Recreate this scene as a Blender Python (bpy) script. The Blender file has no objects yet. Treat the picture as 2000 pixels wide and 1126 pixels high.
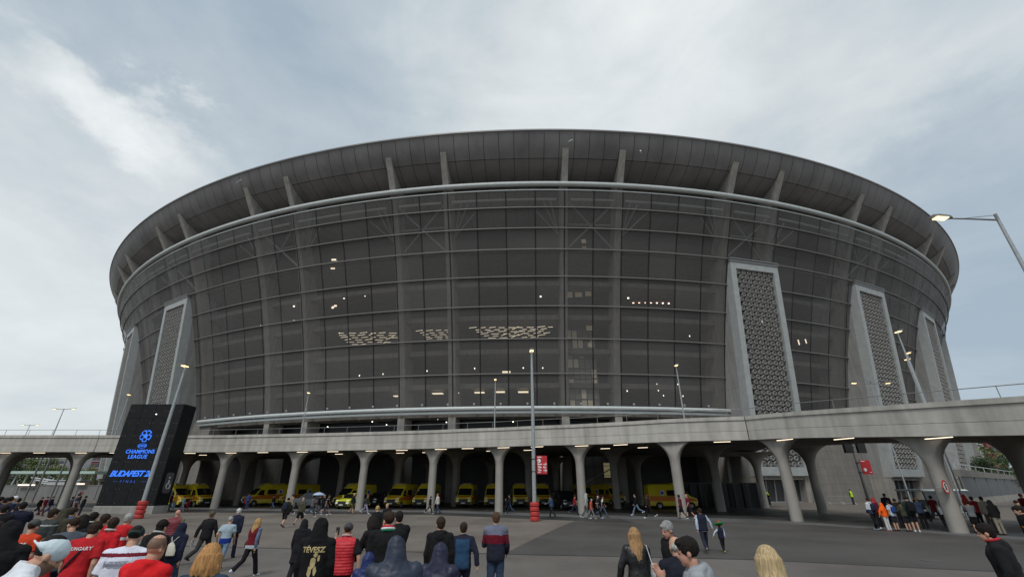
import bpy, bmesh, math, random
from mathutils import Vector, Matrix, noise, geometry
from mathutils.bvhtree import BVHTree
R_ = math.radians
sc = bpy.context.scene
col = sc.collection
S = 2.5/2.2            # the site was surveyed for an eye height of 2.2; everything of it is scaled to metres at the end
SITE = []

# ------------------------------------------------------------------ materials
def new_mat(name):
    m = bpy.data.materials.new(name); m.use_nodes = True
    nt = m.node_tree; return m, nt, nt.nodes['Principled BSDF']
def rgb(c): return (c[0], c[1], c[2], 1)
def mat(name, c, rough=.7, var=.15, scale=3., bump=0., bscale=40., metal=0., spec=.5, streak=False, coord='Object'):
    m, nt, b = new_mat(name); n = nt.nodes; l = nt.links
    b.inputs['Roughness'].default_value = rough; b.inputs['Metallic'].default_value = metal
    b.inputs['Specular IOR Level'].default_value = spec
    b.inputs['Base Color'].default_value = rgb(c)
    tc = n.new('ShaderNodeTexCoord'); src = tc.outputs[coord]
    if streak:
        mp = n.new('ShaderNodeMapping'); mp.inputs['Scale'].default_value = (1, 1, .12); l.new(src, mp.inputs[0]); src2 = mp.outputs[0]
    else: src2 = src
    if var:
        t = n.new('ShaderNodeTexNoise'); t.inputs['Scale'].default_value = scale; t.inputs['Detail'].default_value = 7; t.inputs['Roughness'].default_value = .65
        l.new(src2, t.inputs['Vector'])
        mr = n.new('ShaderNodeMapRange'); mr.inputs[1].default_value = .3; mr.inputs[2].default_value = .7
        mr.inputs[3].default_value = 1-var; mr.inputs[4].default_value = 1+var; l.new(t.outputs['Fac'], mr.inputs[0])
        mx = n.new('ShaderNodeMix'); mx.data_type = 'RGBA'; mx.blend_type = 'MULTIPLY'; mx.inputs[0].default_value = 1
        mx.inputs[6].default_value = rgb(c); l.new(mr.outputs[0], mx.inputs[7]); l.new(mx.outputs[2], b.inputs['Base Color'])
    if bump:
        t = n.new('ShaderNodeTexNoise'); t.inputs['Scale'].default_value = bscale; t.inputs['Detail'].default_value = 5; l.new(src, t.inputs['Vector'])
        bp = n.new('ShaderNodeBump'); bp.inputs['Strength'].default_value = bump; bp.inputs['Distance'].default_value = .02
        l.new(t.outputs['Fac'], bp.inputs['Height']); l.new(bp.outputs[0], b.inputs['Normal'])
    return m
def emit(name, c, s):
    m, nt, b = new_mat(name); b.inputs['Base Color'].default_value = rgb(c)
    b.inputs['Emission Color'].default_value = rgb(c); b.inputs['Emission Strength'].default_value = s; return m
def concrete(name, c, jx=0, jz=0, var=.22):
    """concrete with blotches, vertical weather streaks and cast joints"""
    m, nt, b = new_mat(name); n = nt.nodes; l = nt.links
    b.inputs['Roughness'].default_value = .85; b.inputs['Specular IOR Level'].default_value = .3
    tc = n.new('ShaderNodeTexCoord')
    t1 = n.new('ShaderNodeTexNoise'); t1.inputs['Scale'].default_value = .5; t1.inputs['Detail'].default_value = 8; t1.inputs['Roughness'].default_value = .7
    l.new(tc.outputs['Object'], t1.inputs['Vector'])
    mp = n.new('ShaderNodeMapping'); mp.inputs['Scale'].default_value = (1.2, 1.2, .09); l.new(tc.outputs['Object'], mp.inputs[0])
    t2 = n.new('ShaderNodeTexNoise'); t2.inputs['Scale'].default_value = 1.6; t2.inputs['Detail'].default_value = 6; l.new(mp.outputs[0], t2.inputs['Vector'])
    ad = n.new('ShaderNodeMath'); ad.operation = 'ADD'; l.new(t1.outputs['Fac'], ad.inputs[0]); l.new(t2.outputs['Fac'], ad.inputs[1])
    mr = n.new('ShaderNodeMapRange'); mr.inputs[1].default_value = .7; mr.inputs[2].default_value = 1.3; mr.inputs[3].default_value = 1-var; mr.inputs[4].default_value = 1+var
    l.new(ad.outputs[0], mr.inputs[0]); out = mr.outputs[0]
    if jz:
        sx = n.new('ShaderNodeSeparateXYZ'); l.new(tc.outputs['Object'], sx.inputs[0])
        f = n.new('ShaderNodeMath'); f.operation = 'PINGPONG'; f.inputs[1].default_value = jz/2; l.new(sx.outputs['Z'], f.inputs[0])
        g = n.new('ShaderNodeMapRange'); g.inputs[1].default_value = .0; g.inputs[2].default_value = .05; g.inputs[3].default_value = .72; g.inputs[4].default_value = 1
        l.new(f.outputs[0], g.inputs[0])
        mu = n.new('ShaderNodeMath'); mu.operation = 'MULTIPLY'; l.new(out, mu.inputs[0]); l.new(g.outputs[0], mu.inputs[1]); out = mu.outputs[0]
    mx = n.new('ShaderNodeMix'); mx.data_type = 'RGBA'; mx.blend_type = 'MULTIPLY'; mx.inputs[0].default_value = 1
    mx.inputs[6].default_value = rgb(c); l.new(out, mx.inputs[7]); l.new(mx.outputs[2], b.inputs['Base Color'])
    bp = n.new('ShaderNodeBump'); bp.inputs['Strength'].default_value = .25; bp.inputs['Distance'].default_value = .03
    l.new(t1.outputs['Fac'], bp.inputs['Height']); l.new(bp.outputs[0], b.inputs['Normal'])
    return m
MC = {}
def cloth(c, kind='cloth'):
    k = (tuple(round(x, 3) for x in c), kind)
    if k not in MC:
        if kind == 'cloth': MC[k] = mat('fabric', c, .9, .18, 5, .55, 14, spec=.2)
        elif kind == 'shell': MC[k] = mat('rain_shell', c, .5, .15, 4, .7, 9, spec=.4)
        elif kind == 'leather': MC[k] = mat('leather', c, .42, .1, 4, .5, 12)
        elif kind == 'denim': MC[k] = mat('denim', c, .9, .3, 9, .4, 30, spec=.2)
        elif kind == 'skin': MC[k] = mat('skin', c, .55, .12, 14, .1, 90, spec=.35)
        elif kind == 'hair': MC[k] = hairmat(c)
        elif kind == 'shoe': MC[k] = mat('shoe', c, .6, .1, 20)
        elif kind == 'quilt': MC[k] = quilt(c)
    return MC[k]
def hairmat(c):
    m, nt, b = new_mat('hair'); n = nt.nodes; l = nt.links
    tc = n.new('ShaderNodeTexCoord'); mp = n.new('ShaderNodeMapping'); mp.inputs['Scale'].default_value = (60, 40, 5); l.new(tc.outputs['Object'], mp.inputs[0])
    t = n.new('ShaderNodeTexNoise'); t.inputs['Scale'].default_value = 1.5; t.inputs['Detail'].default_value = 5; l.new(mp.outputs[0], t.inputs['Vector'])
    mr = n.new('ShaderNodeMapRange'); mr.inputs[1].default_value = .25; mr.inputs[2].default_value = .75; mr.inputs[3].default_value = .45; mr.inputs[4].default_value = 1.5
    l.new(t.outputs['Fac'], mr.inputs[0])
    mx = n.new('ShaderNodeMix'); mx.data_type = 'RGBA'; mx.blend_type = 'MULTIPLY'; mx.inputs[0].default_value = 1
    mx.inputs[6].default_value = rgb(c); l.new(mr.outputs[0], mx.inputs[7]); l.new(mx.outputs[2], b.inputs['Base Color'])
    b.inputs['Roughness'].default_value = .75; b.inputs['Specular IOR Level'].default_value = .2
    bp = n.new('ShaderNodeBump'); bp.inputs['Strength'].default_value = 1.0; bp.inputs['Distance'].default_value = .01; l.new(t.outputs['Fac'], bp.inputs['Height']); l.new(bp.outputs[0], b.inputs['Normal'])
    return m
def quilt(c):
    m, nt, b = new_mat('quilted'); n = nt.nodes; l = nt.links
    b.inputs['Base Color'].default_value = rgb(c); b.inputs['Roughness'].default_value = .6
    tc = n.new('ShaderNodeTexCoord'); w = n.new('ShaderNodeTexWave'); w.bands_direction = 'Z'; w.inputs['Scale'].default_value = 6.5; w.inputs['Distortion'].default_value = .6
    l.new(tc.outputs['Object'], w.inputs['Vector'])
    bp = n.new('ShaderNodeBump'); bp.inputs['Strength'].default_value = .3; bp.inputs['Distance'].default_value = .02; l.new(w.outputs['Fac'], bp.inputs['Height']); l.new(bp.outputs[0], b.inputs['Normal'])
    return m

# ------------------------------------------------------------------ mesh building
class MB:
    def __init__(s): s.v = []; s.f = []; s.m = []; s.cur = 0
    def add(s, vs, fs, mi=None):
        o = len(s.v); s.v += [tuple(p) for p in vs]
        for f in fs: s.f.append(tuple(i+o for i in f)); s.m.append(s.cur if mi is None else mi)
    def box(s, c, d, M=None, mi=None):
        x, y, z = (k/2 for k in d)
        vs = [Vector((c[0]+i*x, c[1]+j*y, c[2]+k*z)) for i in (-1, 1) for j in (-1, 1) for k in (-1, 1)]
        if M: vs = [M @ p for p in vs]
        s.add(vs, [(0, 1, 3, 2), (4, 6, 7, 5), (0, 4, 5, 1), (2, 3, 7, 6), (0, 2, 6, 4), (1, 5, 7, 3)], mi)
    def loft(s, rings, cap=True, closed=False, mi=None):
        n = len(rings[0]); vs = [p for r in rings for p in r]; fs = []
        k = len(rings)
        for i in range(k if closed else k-1):
            a = i*n; b = ((i+1) % k)*n
            for j in range(n):
                j2 = (j+1) % n; fs.append((a+j, a+j2, b+j2, b+j))
        if cap and not closed: fs.append(tuple(range(n-1, -1, -1))); fs.append(tuple((k-1)*n+j for j in range(n)))
        s.add(vs, fs, mi)
    def sweep(s, path, prof, cap=True, mi=None):
        """path: list of (point, outward dir); prof: (offset outward, dz) closed polygon"""
        s.loft([[Vector(p)+Vector(n)*o+Vector((0, 0, z)) for o, z in prof] for p, n in path], cap, mi=mi)
    def tube(s, pts, rad, n=8, mi=None, cap=True, up=None):
        pts = [Vector(p) for p in pts]; k = len(pts)
        if not isinstance(rad, (list, tuple)): rad = [rad]*k
        d0 = (pts[1]-pts[0]).normalized(); a = Vector(up) if up else (Vector((1, 0, 0)) if abs(d0.x) < .9 else Vector((0, 1, 0)))
        rings = []
        for i, p in enumerate(pts):
            d = (pts[min(i+1, k-1)]-pts[max(i-1, 0)]).normalized()
            a = (a-d*a.dot(d)).normalized(); b = d.cross(a)
            r = rad[i]; rx, ry = r if isinstance(r, tuple) else (r, r)
            rings.append([p+a*(math.cos(2*math.pi*j/n)*rx)+b*(math.sin(2*math.pi*j/n)*ry) for j in range(n)])
        s.loft(rings, cap, mi=mi)
    def ell(s, c, r, M=None, n=12, m=8, mi=None):
        c = Vector(c); rings = []
        for i in range(m+1):
            t = math.pi*(i+.0)/m; t = min(max(t, .06), math.pi-.06)
            ring = [Vector((r[0]*math.sin(t)*math.cos(2*math.pi*j/n), r[1]*math.sin(t)*math.sin(2*math.pi*j/n), -r[2]*math.cos(t))) for j in range(n)]
            rings.append([(M @ p if M else p)+c for p in ring])
        s.loft(rings, mi=mi)
    def lathe(s, prof, n=16, c=(0, 0, 0), M=None, mi=None, cap=True):
        c = Vector(c)
        rings = [[(M @ Vector((r*math.cos(2*math.pi*j/n), r*math.sin(2*math.pi*j/n), z)) if M else Vector((r*math.cos(2*math.pi*j/n), r*math.sin(2*math.pi*j/n), z)))+c for j in range(n)] for r, z in prof]
        s.loft(rings, cap, mi=mi)
    def prism(s, poly, d0, d1, M, mi=None):
        """polygon (a,b) extruded along c from d0 to d1; M maps (a,b,c) to space"""
        n = len(poly)
        vs = [M(a, b, d0) for a, b in poly]+[M(a, b, d1) for a, b in poly]
        fs = [tuple(range(n-1, -1, -1)), tuple(range(n, 2*n))]+[(i, (i+1) % n, n+(i+1) % n, n+i) for i in range(n)]
        s.add(vs, fs, mi)
def mesh(name, mb, mats, smooth=False, sharp=40):
    me = bpy.data.meshes.new(name); me.from_pydata(mb.v, [], mb.f)
    for m in (mats if isinstance(mats, (list, tuple)) else [mats]): me.materials.append(m)
    me.polygons.foreach_set('material_index', mb.m)
    bm = bmesh.new(); bm.from_mesh(me); bmesh.ops.recalc_face_normals(bm, faces=bm.faces)
    if smooth:
        for f in bm.faces: f.smooth = True
        for e in bm.edges:
            if len(e.link_faces) == 2 and e.calc_face_angle(0) > R_(sharp): e.smooth = False
    bm.to_mesh(me); bm.free(); me.update(); return me
def obj(name, mb, mats, parent=None, smooth=False, loc=None, rotz=None):
    me = mb if isinstance(mb, bpy.types.Mesh) else mesh(name, mb, mats, smooth)
    o = bpy.data.objects.new(name, me); col.objects.link(o)
    if parent: o.parent = parent
    if loc is not None: o.location = loc
    if rotz is not None: o.rotation_euler[2] = rotz
    return o
def tag(o, label=None, cat=None, group=None, kind=None, site=False):
    for k, v in (('label', label), ('category', cat), ('group', group), ('kind', kind)):
        if v: o[k] = v
    if site: SITE.append(o)
    return o
def thing(name, label, cat, loc=(0, 0, 0), rotz=0, group=None, site=False):
    o = bpy.data.objects.new(name, None); col.objects.link(o); o.location = loc; o.rotation_euler = (0, 0, rotz); o.empty_display_size = .3
    return tag(o, label, cat, group, None, site)
def copy_tree(o, parent=None):
    c = o.copy(); col.objects.link(c)
    if parent: c.parent = parent
    for ch in list(o.children): copy_tree(ch, c)
    return c

# ------------------------------------------------------------------ camera
F_ = 847.; PITCH = R_(24.4)
cd = bpy.data.cameras.new('camera'); cd.lens = 36*F_/2000; cd.sensor_width = 36; cd.clip_start = .05; cd.clip_end = 6000
cam = bpy.data.objects.new('camera', cd); col.objects.link(cam); cam.location = (0, 0, 2.5); cam.rotation_euler = (R_(90)+PITCH, 0, 0); sc.camera = cam
CP, SP = math.cos(PITCH), math.sin(PITCH)
def ray(u, v):   # the survey: direction of a photographed point
    x = (u-1000)/F_; y = (563-v)/F_; return Vector((x, CP-y*SP, SP+y*CP))
def on_y(u, v, Y, hc=2.2):
    d = ray(u, v); t = Y/d.y; return d.x*t, hc+d.z*t
def on_z(u, v, z, hc=2.2):
    d = ray(u, v); t = (z-hc)/d.z; return Vector((d.x*t, d.y*t, z))
random.seed(7)

# ------------------------------------------------------------------ render / world / sun
sc.view_settings.view_transform = 'Standard'; sc.view_settings.look = 'None'; sc.view_settings.gamma = 1; sc.view_settings.exposure = .28
try:
    sc.cycles.use_denoising = True; sc.cycles.max_bounces = 8; sc.cycles.transparent_max_bounces = 12; sc.cycles.caustics_reflective = False; sc.cycles.caustics_refractive = False
except Exception: pass
SUN_EL, SUN_AZ = 52, 200     # the sun stands high behind the camera, hidden in cloud
w = bpy.data.worlds.new('World'); sc.world = w; w.use_nodes = True
nt = w.node_tree; N = nt.nodes; L = nt.links; N.clear()
out = N.new('ShaderNodeOutputWorld'); sky = N.new('ShaderNodeTexSky'); sky.sky_type = 'NISHITA'; sky.sun_disc = False
sky.sun_elevation = R_(SUN_EL); sky.sun_rotation = R_(SUN_AZ)
b1 = N.new('ShaderNodeBackground'); b1.inputs[1].default_value = .08; L.new(sky.outputs[0], b1.inputs[0])
tc = N.new('ShaderNodeTexCoord'); DIR = tc.outputs['Generated']
def noise_n(scale, detail, rough, sx=(1, 1, 1), dist=0):
    mp = N.new('ShaderNodeMapping'); mp.inputs['Scale'].default_value = sx; L.new(DIR, mp.inputs[0])
    t = N.new('ShaderNodeTexNoise'); t.inputs['Scale'].default_value = scale; t.inputs['Detail'].default_value = detail; t.inputs['Roughness'].default_value = rough
    t.inputs['Distortion'].default_value = dist; L.new(mp.outputs[0], t.inputs['Vector']); return t.outputs['Fac']
def math_n(op, a, b=None, c=None):
    m = N.new('ShaderNodeMath'); m.operation = op
    for i, x in enumerate((a, b, c)):
        if x is None: continue
        if isinstance(x, (int, float)): m.inputs[i].default_value = x
        else: L.new(x, m.inputs[i])
    return m.outputs[0]
WARP = []
def warped():
    if not WARP:
        mp = N.new('ShaderNodeMapping'); mp.inputs['Scale'].default_value = (1, 1, 1.6); L.new(DIR, mp.inputs[0])
        t = N.new('ShaderNodeTexNoise'); t.inputs['Scale'].default_value = 5.5; t.inputs['Detail'].default_value = 8; t.inputs['Roughness'].default_value = .62; L.new(mp.outputs[0], t.inputs['Vector'])
        s = N.new('ShaderNodeVectorMath'); s.operation = 'SUBTRACT'; L.new(t.outputs['Color'], s.inputs[0]); s.inputs[1].default_value = (.5, .5, .5)
        k = N.new('ShaderNodeVectorMath'); k.operation = 'MULTIPLY_ADD'; L.new(s.outputs[0], k.inputs[0]); k.inputs[1].default_value = (.3, .3, .3); L.new(DIR, k.inputs[2])
        q = N.new('ShaderNodeVectorMath'); q.operation = 'NORMALIZE'; L.new(k.outputs[0], q.inputs[0]); WARP.append(q.outputs[0])
    return WARP[0]
def bank(u, v, a0, a1, warp=.0):
    """a bank of cloud round one direction: 1 within a0 degrees, 0 beyond a1"""
    d = ray(u, v).normalized()
    vm = N.new('ShaderNodeVectorMath'); vm.operation = 'DOT_PRODUCT'; L.new(warped(), vm.inputs[0]); vm.inputs[1].default_value = d
    mr = N.new('ShaderNodeMapRange'); mr.interpolation_type = 'SMOOTHERSTEP'; mr.inputs[1].default_value = math.cos(R_(a1)); mr.inputs[2].default_value = math.cos(R_(a0))
    L.new(vm.outputs['Value'], mr.inputs[0]); return mr.outputs[0]
n1 = noise_n(1.6, 7, .55, (1, 1, 2.4), .8); n2 = noise_n(4.2, 7, .62, (1, .8, 2.2), .5)
t = math_n('MULTIPLY_ADD', n1, 1.0, -.055)
t = math_n('MULTIPLY_ADD', n2, .42, math_n('SUBTRACT', t, .215))
for (u, v, a0, a1, k) in ((140, 165, 0, 6, .13), (190, 205, 0, 6, .16), (238, 240, 0, 6, .16), (285, 272, 0, 6, .13), (330, 300, 0, 6, .08), (80, 150, 0, 8, .06), (40, 330, 0, 24, .08), (90, 640, 0, 40, .26), (1480, 300, 0, 44, .2), (1250, 150, 0, 22, .06), (1000, 240, 0, 34, .1),
                          (330, 110, 0, 26, -.12), (520, 200, 0, 24, -.13), (700, 30, 0, 20, -.04), (1950, 620, 0, 26, -.36), (60, 30, 0, 18, -.1), (1960, 420, 0, 16, -.1)):
    t = math_n('MULTIPLY_ADD', bank(u, v, a0, a1), k, t)
ramp = N.new('ShaderNodeValToRGB'); cr = ramp.color_ramp
cr.elements[0].position = .1; cr.elements[0].color = (.33, .405, .475, 1)
cr.elements[1].position = 1.0; cr.elements[1].color = (.76, .79, .79, 1)
e = cr.elements.new(.42); e.color = (.45, .515, .56, 1)
e = cr.elements.new(.66); e.color = (.585, .63, .65, 1)
L.new(t, ramp.inputs[0])
b2 = N.new('ShaderNodeBackground'); b2.inputs[1].default_value = 1.0; L.new(ramp.outputs[0], b2.inputs[0])
mxs = N.new('ShaderNodeMixShader'); mxs.inputs[0].default_value = .9; L.new(b1.outputs[0], mxs.inputs[1]); L.new(b2.outputs[0], mxs.inputs[2]); L.new(mxs.outputs[0], out.inputs[0])
ld = bpy.data.lights.new('sun', 'SUN'); ld.energy = 1.5; ld.angle = R_(20); ld.color = (1, .96, .9)
sun = bpy.data.objects.new('sun', ld); col.objects.link(sun)
sd = Vector((math.sin(R_(SUN_AZ))*math.cos(R_(SUN_EL)), math.cos(R_(SUN_AZ))*math.cos(R_(SUN_EL)), math.sin(R_(SUN_EL))))
sun.rotation_euler = sd.to_track_quat('Z', 'Y').to_euler(); sun.location = (0, -20, 60)

# ------------------------------------------------------------------ materials of the site
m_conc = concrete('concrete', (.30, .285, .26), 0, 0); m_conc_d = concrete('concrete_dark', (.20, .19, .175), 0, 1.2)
m_parapet = concrete('parapet_concrete', (.41, .395, .36), 0, 0, .26)
m_tower = concrete('tower_concrete', (.27, .27, .265), 0, 5.2, .2)
m_frame = mat('zinc_cladding', (.36, .38, .38), .55, .14, 1.2, .05, 6)
m_tubeW = mat('white_painted_steel', (.52, .56, .56), .5, .08, 1.5)
m_steel = mat('galvanised_steel', (.34, .36, .37), .45, .15, 6, metal=.3)
m_steel_d = mat('grey_painted_steel', (.20, .20, .20), .5, .1, 6)
m_black = mat('black_paint', (.012, .012, .013), .5, .1, 5)
m_soffit = mat('roof_panels', (.21, .203, .205), .62, .28, .16, .1, 3, streak=True)
m_rim = mat('roof_edge_metal', (.2, .2, .205), .5, .1, 1)
m_lattice = mat('cast_lattice', (.30, .295, .285), .7, .2, 2)
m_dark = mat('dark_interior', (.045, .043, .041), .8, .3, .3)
m_glass = mat('dark_glass', (.014, .015, .017), .3, 0, spec=.25)
m_doorglass = mat('door_glass', (.045, .05, .055), .15, .3, .4, spec=.6)
e_lamp = emit('lamp_light', (1, .74, .36), 1.9); e_strip = emit('strip_light', (1, .84, .62), 1.5); m_fin = concrete('fin_concrete', (.36, .345, .32)); e_white = emit('downlight', (1, .93, .8), 2.6); e_panel = emit('ceiling_panel_light', (1, .87, .62), 1.3); e_dim = emit('dim_window_light', (1, .84, .56), .05)
def screen_mat(k=1., df=0.):
    m, nt, b = new_mat('metal_mesh_screen'); n = nt.nodes; l = nt.links
    b.inputs['Base Color'].default_value = (.166*k, .159*k, .156*k, 1); b.inputs['Roughness'].default_value = .5; b.inputs['Specular IOR Level'].default_value = .35
    tc = n.new('ShaderNodeTexCoord'); t = n.new('ShaderNodeTexNoise'); t.inputs['Scale'].default_value = .09; t.inputs['Detail'].default_value = 5; l.new(tc.outputs['Object'], t.inputs['Vector'])
    w_ = n.new('ShaderNodeTexWave'); w_.bands_direction = 'Z'; w_.inputs['Scale'].default_value = 1.0; l.new(tc.outputs['Object'], w_.inputs['Vector'])
    a = n.new('ShaderNodeMath'); a.operation = 'MULTIPLY_ADD'; l.new(t.outputs['Fac'], a.inputs[0]); a.inputs[1].default_value = .24; a.inputs[2].default_value = .385+df
    c = n.new('ShaderNodeMath'); c.operation = 'MULTIPLY_ADD'; l.new(w_.outputs['Fac'], c.inputs[0]); c.inputs[1].default_value = .06; l.new(a.outputs[0], c.inputs[2])
    tr = n.new('ShaderNodeBsdfTransparent'); mx = n.new('ShaderNodeMixShader'); l.new(c.outputs[0], mx.inputs[0]); l.new(tr.outputs[0], mx.inputs[1]); l.new(b.outputs[0], mx.inputs[2])
    l.new(mx.outputs[0], nt.nodes['Material Output'].inputs[0]); return m
m_screen = [screen_mat(), screen_mat(1.09, .025), screen_mat(.93, -.02), screen_mat(1.03, -.045)]; RP = random.Random(11); PANEL = {}

# ------------------------------------------------------------------ the stadium (survey units)
CX, CY = 5.7, 196.0
ZR = [(0, 128), (12.5, 130), (17.7, 131.4), (22, 132.6), (27.3, 134.4), (31.8, 136), (36.8, 138), (39.5, 139.3), (41.3, 140.1), (44.5, 141.5), (60, 148)]
def Rz(z):
    for (a, b), (c, d) in zip(ZR, ZR[1:]):
        if z <= c: return b+(d-b)*(z-a)/(c-a)
    return 148
def P(th, r, z=0): t = R_(th); return Vector((CX+r*math.sin(t), CY-r*math.cos(t), z))
def on_shell(u, v, off=0):
    d = ray(u, v); t = 30.
    while t < 170:
        q = Vector((0, 0, 2.2))+d*t
        if math.hypot(q.x-CX, q.y-CY) < Rz(q.z)+off: return q
        t += .05
    return None
A0, A1 = -96, 96
PIT = 11.15; TH0 = 2.8
stad = thing('stadium', 'round grey stadium with mesh facade, concrete fins and overhanging roof rim', 'stadium', (CX, CY, 0), site=True)
def sobj(name, mb, mats, smooth=False, parent=None):
    o = obj(name, mb, mats, parent or stad, smooth); o.matrix_parent_inverse = Matrix.Identity(4)
    if parent is None: o.location = (-CX, -CY, 0)
    return o
def ring(prof, step, a0=A0, a1=A1, mb=None, closed=False, mi=None):
    mb = mb or MB(); n = int(round((a1-a0)/step))
    mb.loft([[P(a0+(a1-a0)*i/n, r, z) for r, z in prof] for i in range(n+1)], cap=True, mi=mi); return mb
# roof: curved soffit of panels, a thin metal edge and the roof deck behind it
SOF = [(145.3, 51.8), (144.9, 51.05), (144.45, 50.3), (144.0, 49.65), (143.45, 49.05), (142.9, 48.55), (142.0, 48.05), (141.0, 47.6), (139.6, 47.1), (138, 46.7), (136, 46.4), (131, 46.2), (126, 46.2)]
STEP = PIT/12; nS = int((A1-A0)/STEP)
for s0, s1 in ((0, 5), (5, 12)):
    mb = MB(); rows = SOF[s0:s1+1]
    if s0: rows = [(rows[0][0]-.07, rows[0][1]-.045)]+rows[1:]
    for i in range(nS):
        a = A0+i*STEP; g = .014
        for h in range(2):
            x0 = a+g+(STEP-2*g)*h/2; x1 = x0+(STEP-2*g)/2; k = len(rows)
            mb.add([P(x, r, z) for r, z in rows for x in (x0, x1)], [(2*j, 2*j+1, 2*j+3, 2*j+2) for j in range(k-1)])
    sobj('soffit_panels', mb, m_soffit, True)
mb = MB(); ring([(r-.12, z+.16) for r, z in SOF]+[(126, 47.4), (136, 49.5), (145.0, 51.95)], STEP, mb=mb); sobj('roof_shell', mb, m_black, True)
mb = ring([(145.25, 51.75), (145.45, 51.8), (145.45, 52.05), (145.2, 52.1), (130, 53.2), (110, 54), (110, 53.4), (130, 52.6), (145, 51.7)], STEP); sobj('roof_edge', mb, m_rim, True)
# tube rings
mb = MB(); TZ = 44.75
mb.loft([[P(A0+i*.93, 141.45+.40*math.cos(k*math.pi/5), TZ+.40*math.sin(k*math.pi/5)) for k in range(10)] for i in range(int((A1-A0)/.93))]); sobj('crown_tube', mb, m_tubeW, True)
mb = ring([(141.1, 43.75), (141.25, 43.75), (141.25, 43.9), (141.1, 43.9)], .93); sobj('gutter_strip', mb, m_tubeW)
LEV = [12.6, 17.5, 22.5, 27.2, 31.5, 35.4, 38.4, 41.3]
for z in LEV[1:]:
    r = Rz(z)+.1; mb = ring([(r-.05, z-.1), (r+.08, z-.07), (r+.08, z+.07), (r-.05, z+.1)], .93); sobj('ring_rail', mb, mat_ring if 'mat_ring' in globals() else globals().setdefault('mat_ring', mat('ring_rail_steel', (.165, .158, .152), .6, .1, 2)))
# the mesh screen, with open black joints between its sheets
SEAM = PIT/6; mb = MB(); zs = [12.7, 15, 17.5, 20, 22.5, 24.8, 27.2, 29.3, 31.5, 33.4, 35.4, 36.9, 38.4, 39.8, 41.3, 42.6, 43.8]
a = TH0-SEAM*.97; a -= SEAM*math.floor((a-A0)/SEAM)
mj = MB()
while a < A1-SEAM:
    for q in range(3):
        x0 = a+SEAM*q/3; x1 = a+SEAM*(q+1)/3
        for k in range(len(zs)-1):
            key = (round(a, 3), k//2); PANEL.setdefault(key, RP.choice((0, 0, 1, 2, 3)))
            mb.add([P(x, Rz(z), z) for z in (zs[k], zs[k+1]) for x in (x0, x1)], [(0, 1, 3, 2)], PANEL[key])
    mj.add([P(x, Rz(z)+.03, z) for z in zs for x in (a-.042, a+.042)], [(2*k, 2*k+1, 2*k+3, 2*k+2) for k in range(len(zs)-1)])
    a += SEAM
sobj('mesh_screen', mb, m_screen, True); sobj('screen_joint', mj, m_black)
# fins: radial concrete blades, in pairs, from the ground to the roof
def fin_prof():
    o = [(128.3, 0), (129.2, 12)]+[(Rz(z)-.75, z) for z in (17.7, 22, 27.3, 31.8, 36.8, 40)]+[(140.2, 43), (141.15, 45), (144.15, 49.5)]
    i = [(142.6, 48.5), (141.3, 47.8), (139.8, 47.4), (137.6, 47.0), (137, 44)]+[(Rz(z)-3.6-(.03*(40-z)), z) for z in (40, 36.8, 31.8, 27.3, 22, 17.7)]+[(125, 12), (124.5, 0)]
    return o, i
fo, fi = fin_prof()
for k in range(-6, 8):
    for sgn in (-1, 1):
        th = TH0+PIT*k+1.78*sgn; t = R_(th); tv = Vector((math.cos(t), math.sin(t), 0)); mb = MB()
        w_of = lambda z: .62 if z < 12 else (.55 if z < 40 else .47)
        poly = fo+fi; n = len(poly)
        va = [P(th, r, z)-tv*w_of(z) for r, z in poly]; vb = [P(th, r, z)+tv*w_of(z) for r, z in poly]
        mb.add(va+vb, [tuple(range(n-1, -1, -1)), tuple(range(n, 2*n))]+[(i, (i+1) % n, n+(i+1) % n, n+i) for i in range(n)])
        sobj('concrete_fin', mb, m_fin)
# steel behind the screen under the roof
for k in range(-5, 7):
    c = TH0+PIT*k; mb = MB()
    for a, b in ((c-1.5, c+1.5), (c+1.5, c-1.5)): mb.tube([P(a, 139.4, 42.8), P(b, 136.4, 36.2)], .17, 6)
    mb.tube([P(c-1.5, 138, 39.6), P(c+1.5, 138, 39.6)], .12, 6)
    for s in (-1, 1):
        q = P(c+s*2.1, 137.0, 38.2)
        for dx, dz in ((.55, 5.2), (1.0, 4.8), (1.6, 3.4)): mb.tube([q, P(c+s*(2.1+dx), 139.2, 38.2+dz)], .11, 5)
    sobj('bracing', mb, m_steel)
    mb = MB(); mb.tube([P(c-1.4+.28*i, 140.2, 42.75) for i in range(11)], .2, 8); mb.tube([P(c+2.15+.67*i, 140.2, 42.75) for i in range(11)], .2, 8)
    sobj('catwalk_tube', mb, m_tubeW, True)
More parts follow.
